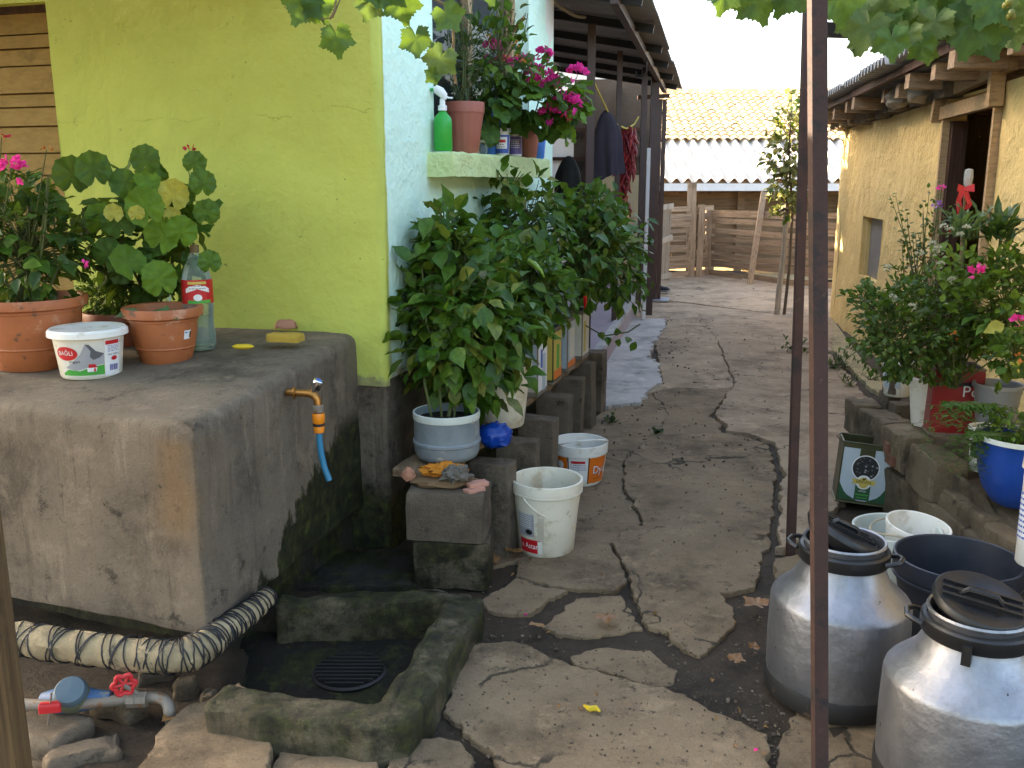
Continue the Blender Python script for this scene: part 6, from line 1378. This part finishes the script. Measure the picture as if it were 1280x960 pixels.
# olive oil tin on the ground
pz = G(1072, 626); rzo = facing(pz) + .02; o = thing('oil_tin', 'open square olive tin with a pale printed panel against the stone wall', 'tin', pz, rzo + .10); w_, l_, h_ = .235, .20, .315
b = MB(); 
for x, y, sx, sy in ((0, -l_ / 2, w_, .003), (0, l_ / 2, w_, .003), (-w_ / 2, 0, .003, l_), (w_ / 2, 0, .003, l_)): b.box((x, y, h_ / 2), (sx + .003 * (sx > .1), sy, h_ - .01))
b.box((0, 0, .006), (w_, l_, .006)); tb_ = b.obj('body', mt['oilgreen'], o, local=True)
for z in (.006, h_ - .004):
    r_ = MB(); c4 = [Vector((sx * (w_ / 2), sy * (l_ / 2), z)) for sx, sy in ((-1, -1), (1, -1), (1, 1), (-1, 1))]
    for k in range(4): r_.tube([c4[k], c4[(k + 1) % 4]], .005, 8)
    r_.obj('rolled_rim', mt['oilgreen'], o, local=True)
yf = -l_ / 2 - .0035
def flatshape(pts, mat, lay, name): 
    n = len(pts); cx, cz = sum(p[0] for p in pts) / n, sum(p[1] for p in pts) / n; MB().add([(cx, yf - lay * .0006, cz)] + [(p[0], yf - lay * .0006, p[1]) for p in pts], [(0, 1 + (i), 1 + (i + 1) % n) for i in range(n)]).obj(name, mt[mat], o, local=True)
flatshape([(-.112, .02), (.112, .02), (.112, .285), (-.112, .285)], 'ppanel', 0, 'panel_print')
flatshape([(-.112, .02), (-.02, .02), (-.06, .035), (-.09, .065), (-.112, .105)], 'pdgreen', 1, 'corner_print'); flatshape([(.112, .02), (.112, .105), (.09, .065), (.06, .035), (.02, .02)], 'pdgreen', 1, 'corner_print')
flatshape([(-.036, .235), (.036, .235), (.036, .285), (-.036, .285)], 'oilgreen', 1, 'top_band_print'); flatshape([(-.036, .025), (.036, .025), (.036, .10), (-.036, .10)], 'pdgreen', 2, 'green_band_print')
flatshape(ellipse(.066, .066, 36, 0, .19), 'pwhite', 3, 'ring_print'); flatshape(ellipse(.061, .061, 36, 0, .19), 'pblack', 4, 'olive_picture')
for k in range(26):
    a = rs.uniform(0, 6.28); r = .055 * math.sqrt(rs.random()); flatshape(ellipse(.005, .004, 8, r * math.cos(a), .19 + r * math.sin(a)), 'pdgrey' if k % 4 else 'pgrey', 5, 'olive_print')
flatshape(ellipse(.036, .036, 30, 0, .118), 'pwhite', 6, 'round_badge'); flatshape([(-.06, .108), (.06, .108), (.048, .118), (.06, .132), (-.06, .132), (-.048, .118)], 'pyellow', 7, 'banner_print'); flatshape(ellipse(.024, .028, 24, 0, .116), 'pyellow', 7.5, 'badge_centre')
m = MB(); vs, fs = text_geo('ERKAN', .022); m.add([(v.x, yf - .0055, .12 + v.y) for v in vs], fs); m.obj('lettering', mt['pblack'], o, local=True)
flatshape([(-.008, .136), (-.002, .140), (.0, .134), (.006, .144), (.010, .142), (.004, .130), (-.002, .128)], 'pblack', 9, 'bird_print')
m = MB(); vs, fs = text_geo('GEMLIK', .011); m.add([(v.x, yf - .0035, .072 + v.y) for v in vs], fs); m.obj('lettering', mt['pwhite'], o, local=True); flatshape([(-.03, .05), (.03, .05), (.03, .056), (-.03, .056)], 'pgreen', 4, 'small_print'); flatshape([(-.026, .036), (.026, .036), (.026, .04), (-.026, .04)], 'pgreen', 4, 'small_print')
MB().tube([(-.09, -l_ / 2, h_), (-.13, -.1, h_ - .004), (-.15, -.05, h_ + .008), (-.12, .03, h_ + .01), (-.09, .06, h_ + .004)], .0025, 6).obj('wire', mt['darkiron'], o, local=True)
o.rotation_euler = (rad(-3), rad(4), rzo + .10); o.location.z = .008

# pots on the stone wall
WT, WT2 = .435, .335
p = G(1127, 500, WT) + Vector((.02, .12, 0)); o, rf = bucket('tub', 'white tub with pale green print at the far end of the stone wall', 'tub', p, .2, .07, .085, 'white', soil=True); label_patch(o, rf, -.4, .1, .1, .1, 'ppanel', .001)
p = G(1162, 535, WT) + Vector((.0, .06, 0)); bucket('bucket', 'tapered white pot left of the red tin on the wall', 'bucket', p, .24, .062, .088, 'white', soil=True, rim_h=.015)
p = G(1198, 545, WT) + Vector((0, .10, 0)); o = tin('dark red square tin with white lettering on the stone wall', p, facing(p) + .25, (.22, .19, .32), ('redtin', 'redtin'), [('f', 0, .245, .2, .018, 'pblack')], bodymat='redtin'); m = MB(); vs, fs = text_geo('Po', .075); m.add([(.055 + v.x, -.19 / 2 - .0045, .21 + v.y) for v in vs], fs); m.obj('lettering', mt['pwhite'], o, local=True)
p = G(1243, 552, WT) + Vector((0, .02, 0)); bucket('flower_pot', 'grey plastic pot between red tin and blue pot', 'flower pot', p, .27, .072, .10, 'greypot', soil=True)
p = G(1226, 592, WT2 + .02) + Vector((.03, .05, 0)); o, rf = bucket('tub', 'white tub with green print tucked behind the blue pot', 'tub', p, .2, .055, .065, 'white', soil=True); label_patch(o, rf, -.5, .1, .07, .07, 'pdgreen', .001)
pbl = G(1272, 640, WT2) + Vector((.02, .07, 0)); o = thing('flower_pot', 'round royal blue pot with a fern on the stone wall', 'flower pot', pbl, facing(pbl)); MB().lathe([(.001, .002), (.05, .002), (.085, .02), (.12, .07), (.143, .14), (.153, .21), (.158, .27), (.161, .275), (.161, .285), (.154, .285), (.148, .24), (.001, .24)], 44).obj('body', mt['darkblue'], o, local=True); MB().lathe([(.161, .272), (.166, .274), (.166, .290), (.156, .291), (.152, .285)], 44).obj('rim', mt['milky'], o, local=True); MB().lathe([(.001, .25), (.08, .255), (.149, .245)], 24, wob=.03).obj('soil', mt['soil'], o, local=True)
p = G(1287, 705, WT2) + Vector((.01, .0, 0)); o, rf = bucket('drinking_bottle', 'white cylinder bottle with blue print at the frame edge on the wall', 'bottle', p, .34, .055, .058, 'white', flange=False); label_patch(o, rf, -.9, .17, .06, .16, 'pwhite', .001); fine_print(o, rf, -1.0, .1, .25, .05, 9, 'pblue', rs); MB().lathe([(.001, .385), (.05, .382), (.064, .372), (.066, .335), (.06, .33)], 28).obj('cap', mt['creamp'], o, local=True)
# small grey blocks at the far end of the wall
for px, py, z, d, lab in ((1119, 480, .50, (.10, .10, .10), 'small grey cube block topmost at the far wall end'), (1112, 500, .40, (.09, .09, .10), 'grey block under the topmost cube at the wall end'), (1126, 515, .40, (.10, .09, .10), 'grey block standing out at the wall end above the oil tin'), (1128, 548, .27, (.12, .10, .12), 'pale broken block in the wall end beside the oil tin')):
    q = G(px, py, z); q.y -= 0; cblock('wall_block', lab, q, d, random.uniform(-.2, .2))
# plants on the right
bc = A(1178, 395, 4.1); pl = Plant('flower_bush', 'big round green bush with small cream flowers on the stone wall', 'plant', (2.0, 4.1, .68))
crown(pl, rs, bc + Vector((0, .05, -.02)), (.36, .3, .27), 2700, .036, 'small', ['bush', 'bush', 'bush', 'geran'], shell=.3, clump=5)
crown(pl, rs, A(1125, 420, 4.0), (.2, .2, .19), 950, .035, 'small', ['bush'], shell=.3, clump=5); crown(pl, rs, A(1262, 375, 3.85), (.2, .2, .22), 620, .05, 'small', ['bush', 'geran', 'bushlite'], shell=.3, clump=4)
crown(pl, rs, A(1085, 375, 4.2), (.12, .1, .06), 130, .04, 'small', ['bush', 'geran'], shell=.3, clump=4)
for k in range(70):
    q = A(rs.uniform(1165, 1280), rs.uniform(305, 335) + rs.random() * 60, 3.85)
    for j in range(3): pl.leaf(q + rdir(rs) * .025, rdir(rs) + Vector((0, -.3, .4)), (0, -.5, 1), rs.uniform(.035, .055), 'small', 'bushlite')
for px, py in ((1110, 335), (1116, 372), (1140, 383), (1190, 350), (1150, 317), (1172, 310), (1188, 288), (1200, 294), (1165, 305), (1170, 315), (1180, 284), (1208, 285), (1176, 330)): flower(pl, A(px, py, 3.78), .012, 30, .010, 'whitef', rs)
flower(pl, A(1221, 340, 3.72), .022, 22, .026, 'magenta', rs); flower(pl, A(1275, 402, 3.6), .022, 22, .028, 'magenta', rs); flower(pl, A(1192, 420, 3.75), .01, 6, .018, 'orangef', rs)
stems(pl, rs, pl.o, [bc + Vector((rs.uniform(-.3, .3), rs.uniform(-.2, .2), rs.uniform(-.2, .2))) for _ in range(22)], r=.005); pl.leaf(A(1255, 405, 3.6), Vector((-.8, -.1, -.3)), (0, -1, .5), .09, 'ovate', 'geranyel')
pl.done(120)
pl = Plant('tall_weed', 'tall thin sparse plant rising before the ochre wall', 'plant', A(1140, 400, 4.35))
for k in range(16):
    q = A(1148 + rs.gauss(0, 18), rs.uniform(232, 300), 4.35); b_ = A(1145 + rs.gauss(0, 8), 380, 4.35); mid_ = b_.lerp(q, .5) + rdir(rs) * .03; pl.stem.tube([b_, mid_, q], [.003, .0025, .001], 5)
    for j in range(16): t = .25 + .75 * j / 15; pl.leaf(b_.lerp(q, t) + rdir(rs) * .012, rdir(rs) + Vector((0, 0, .6)), (0, -.4, 1), .026, 'small', rs.choice(('bush', 'oleander', 'bush', 'dry' if t < .6 else 'bush')))
flower(pl, A(1177, 236, 4.2), .014, 12, .016, 'magenta', rs, base=A(1172, 290, 4.25)); flower(pl, A(1172, 258, 4.2), .018, 14, .02, 'purple', rs, base=A(1165, 300, 4.25))
pl.done(0)
for px, py, nn, lab, mat in ((1208, 285, 26, 'grey-green rosette of long leaves before the shed doorway', 'greyleaf'), (1252, 290, 34, 'second leafy rosette at the frame edge before the ochre wall', 'oleander')):
    base_ = A(px, py, 4.0); pl = Plant('stock_plant', lab, 'plant', base_ + Vector((0, 0, -.12))); pl.stem.tube([base_ + Vector((0, 0, -.2)), base_], .008, 6)
    for k in range(nn * 2):
        a = k * 2.4; el = rs.uniform(.1, 1.4); pl.leaf(base_ + Vector((rs.uniform(-.05, .05), rs.uniform(-.03, .03), rs.uniform(-.06, .03))), Vector((math.cos(a) * math.cos(el), math.sin(a) * math.cos(el), math.sin(el))), (-math.cos(a), -math.sin(a), 1), rs.uniform(.08, .145), 'lance', mat if k % 3 else 'greyleaf')
    pl.done(nn)
o = thing('ribboned_stick', 'clouded plastic bag tied with a red ribbon on a stick among the plants', 'garden marker', A(1205, 300, 4.15)); MB().tube([A(1200, 330, 4.15), A(1207, 232, 4.15)], .006, 6).obj('stick', mt['drywood'], o)
m = MB(); m.lathe([(.001, 0), (.010, .0), (.016, .02), (.020, .05), (.017, .085), (.001, .09)], 7, c=A(1209, 237, 4.15), smooth=False); m.obj('bag_top', mt['bagclear'], o)
m = MB(); q = A(1206, 236, 4.12)
for sx in (-1, 1): m.add([q + Vector(v) for v in ((0, 0, .008), (sx * .035, -.01, .022), (sx * .038, -.012, -.012), (0, -.004, -.01), (sx * .018, .015, .004))], [(0, 1, 2, 3), (0, 4, 1), (3, 2, 4), (1, 4, 2)])
m.obj('bow', mt['ribbon'], o)
for pts in (((1203, 238), (1198, 252), (1200, 268), (1194, 280)), ((1207, 240), (1212, 255), (1208, 262)), ((1196, 276), (1192, 285), (1188, 293))):
    L = [A(x, y, 4.1) for x, y in pts]; m = MB()
    for a_, b_ in zip(L, L[1:]): m.add([a_ + Vector((-.012, 0, 0)), a_ + Vector((.012, -.004, 0)), b_ + Vector((.012, .004, 0)), b_ + Vector((-.012, 0, 0))], [(0, 1, 2, 3)])
    m.obj('ribbon_tail', mt['ribbon'], o)
# ferns and trailing plants in the pots
pl = Plant('fern', 'fern drooping over the rim of the blue pot', 'plant', pbl + Vector((-.05, 0, .26)))
for k in range(16):
    a = rs.uniform(2.5, 3.7); L = rs.uniform(.14, .26); d = Vector((math.cos(a), math.sin(a) * .8, 0)); P = [pl.o + Vector((rs.uniform(-.06, .08), 0, 0)) + d * L * t + Vector((0, 0, .22 * t - .34 * t * t)) for t in [j / 17 for j in range(18)]]; pl.stem.tube(P, .0008, 4)
    for j in range(3, 18):
        for s_ in (-1, 1): pl.leaf(P[j], Vector((-d.y * s_, d.x * s_, -.15)) + d * .5, (0, -.5, 1), .065 * (1 - j / 22), 'lance', 'fern')
crown(pl, rs, pbl + Vector((.0, .0, .33)), (.13, .12, .05), 160, .035, 'small', ['fern', 'bushlite'], shell=.2, clump=3); pl.done(60)
pl = Plant('fern', 'larger fern hanging in front of the red tin', 'plant', A(1205, 508, 3.62))
for k in range(14):
    a = rs.uniform(2.6, 5.6); L = rs.uniform(.12, .24); d = Vector((math.cos(a), math.sin(a) * .5, 0)); P = [pl.o + Vector((rs.uniform(-.04, .1), 0, .0)) + d * L * t + Vector((0, 0, .16 * t - .38 * t * t)) for t in [j / 17 for j in range(18)]]; pl.stem.tube(P, .0008, 4)
    for j in range(3, 18):
        for s_ in (-1, 1): pl.leaf(P[j], Vector((-d.y * s_, d.x * s_, -.15)) + d * .5, (0, -.5, 1), .065 * (1 - j / 22), 'lance', 'fern')
pl.done(60)
pl = Plant('trailing_plant', 'broad-leaved plant trailing at the frame edge above the blue pot', 'plant', A(1262, 470, 3.45)); crown(pl, rs, A(1268, 440, 3.5), (.10, .1, .12), 90, .05, 'round', ['bush', 'geran', 'bush'], shell=.2, clump=2); flower(pl, A(1276, 445, 3.4), .014, 8, .02, 'orangef', rs); flower(pl, A(1270, 458, 3.4), .012, 8, .02, 'geranyel', rs); pl.done(40)

# ================================================================== WEEDS AND LITTER
def weed(lab, px, py, n, R, sz, kind='lance'):
    q = G(px, py); pl = Plant('weed', lab, 'weed', q, group='weeds in the paving')
    for k in range(n):
        tip = q + Vector((rs.uniform(-R, R), rs.uniform(-R, R) * .5, rs.uniform(.2, 1.) * R * 1.2)); pl.stem.tube([q + rdir(rs) * R * .2, q.lerp(tip, .5) + rdir(rs) * R * .1, tip], [.002, .0015, .001], 4)
        for j in range(7): pl.leaf(q.lerp(tip, .2 + .8 * j / 6), rdir(rs) + Vector((0, 0, .3)), (0, 0, 1), sz, kind, rs.choice(('bush', 'oleander', 'dusky')))
    pl.done(0)
weed('bushy weed growing by the base of the iron post and shed', 1048, 462, 16, .16, .07, 'lance'); weed('small weed left of the thin iron post', 995, 442, 9, .12, .05, 'small'); weed('low weed spreading in front of the ochre strip', 1062, 485, 8, .13, .05); weed('tiny weed in the crack near the apron', 766, 528, 6, .05, .03, 'small'); weed('tiny weed in the middle crack of the path', 822, 543, 6, .045, .03, 'small'); weed('flat weed beside the ochre wall foot', 1092, 478, 8, .09, .04)
def dead_leaf(lab, px, py, sz, mat='dry', kind='vine'):
    q = G(px, py, .03); o = bpy.data.objects.new('fallen_leaf', leaf_mesh(kind, rs.randrange(5), mat)); sc.collection.objects.link(o); o.matrix_world = Matrix.Translation(q) @ basis(Vector((rs.uniform(-1, 1), rs.uniform(-1, 1), .1)), Vector((rs.uniform(-.3, .3), rs.uniform(-.3, .3), 1))).to_4x4() @ Matrix.Scale(sz, 4); tag(o, lab, 'leaf', 'fallen leaves')
dead_leaf('curled brown leaf on the slab in mid path', 758, 766, .085); dead_leaf('orange brown leaf beside the aluminium can', 958, 760, .10); dead_leaf('small dry leaf on the mud left of the path', 678, 784, .06); dead_leaf('yellowish dry leaf in the mud near the cans', 915, 828, .06); dead_leaf('dry leaf at the water pipe elbow', 216, 893, .05, 'dry', 'ovate'); dead_leaf('brown leaf at the foot of the upright blocks', 622, 692, .09); dead_leaf('second brown leaf at the foot of the blocks', 640, 686, .08); dead_leaf('pale dry leaf at the slab edge near the cans', 940, 812, .045)
tag(MB().tube([G(730, 882, .025), G(737, 886, .032), G(745, 885, .026), G(750, 889, .024)], [.004, .009, .009, .003], 6).obj('peel', mt['peel']), 'bright yellow peel lying on the large front slab', 'peel')
m = MB()
for k in range(1300):
    px, py = rs.uniform(560, 1000), rs.uniform(400, 955); q = G(px, py, .014); s_ = rs.uniform(.002, .006) * (1 + (q.y > 5)); m.box(q, (s_ * rs.uniform(.8, 2), s_, s_ * .6), rot=(rs.random(), rs.random(), rs.random() * 3))
for k in range(1100):
    q = G(rs.choice((rs.gauss(870, 40), rs.gauss(640, 40), rs.gauss(960, 14), rs.gauss(600, 15))), rs.uniform(770, 950), -.012); s_ = .002 + .009 * rs.random() ** 3; m.box(q, (s_ * rs.uniform(.8, 2), s_, s_ * .7), rot=(rs.random(), rs.random(), rs.random() * 3))
tag(m.obj('grit', mt['gritm']), 'grit and crumbs scattered over the cracked path', 'grit', kind='stuff')
m = MB()
for k in range(26):
    q = G(rs.uniform(600, 980), rs.uniform(690, 950), .02); B_ = basis(rdir(rs), (0, 0, 1)); vs, fs = LG['small'][rs.randrange(5)]; m.add([q + B_ @ (v * rs.uniform(.012, .026)) for v in vs], fs)
tag(m.obj('leaf_litter', mt['dry']), 'tiny dry leaf crumbs on the path', 'leaf litter', kind='stuff')
for px, py, lab in ((945, 937, 'pink petal on the ground beside the near can'), (657, 768, 'pink petal in the mud by the basin')): tag(MB().tube([G(px, py, .03) + Vector((-.006, 0, 0)), G(px, py, .034), G(px, py, .03) + Vector((.006, .003, 0))], [.002, .005, .002], 5).obj('petal', mt['magenta']), lab, 'petal')
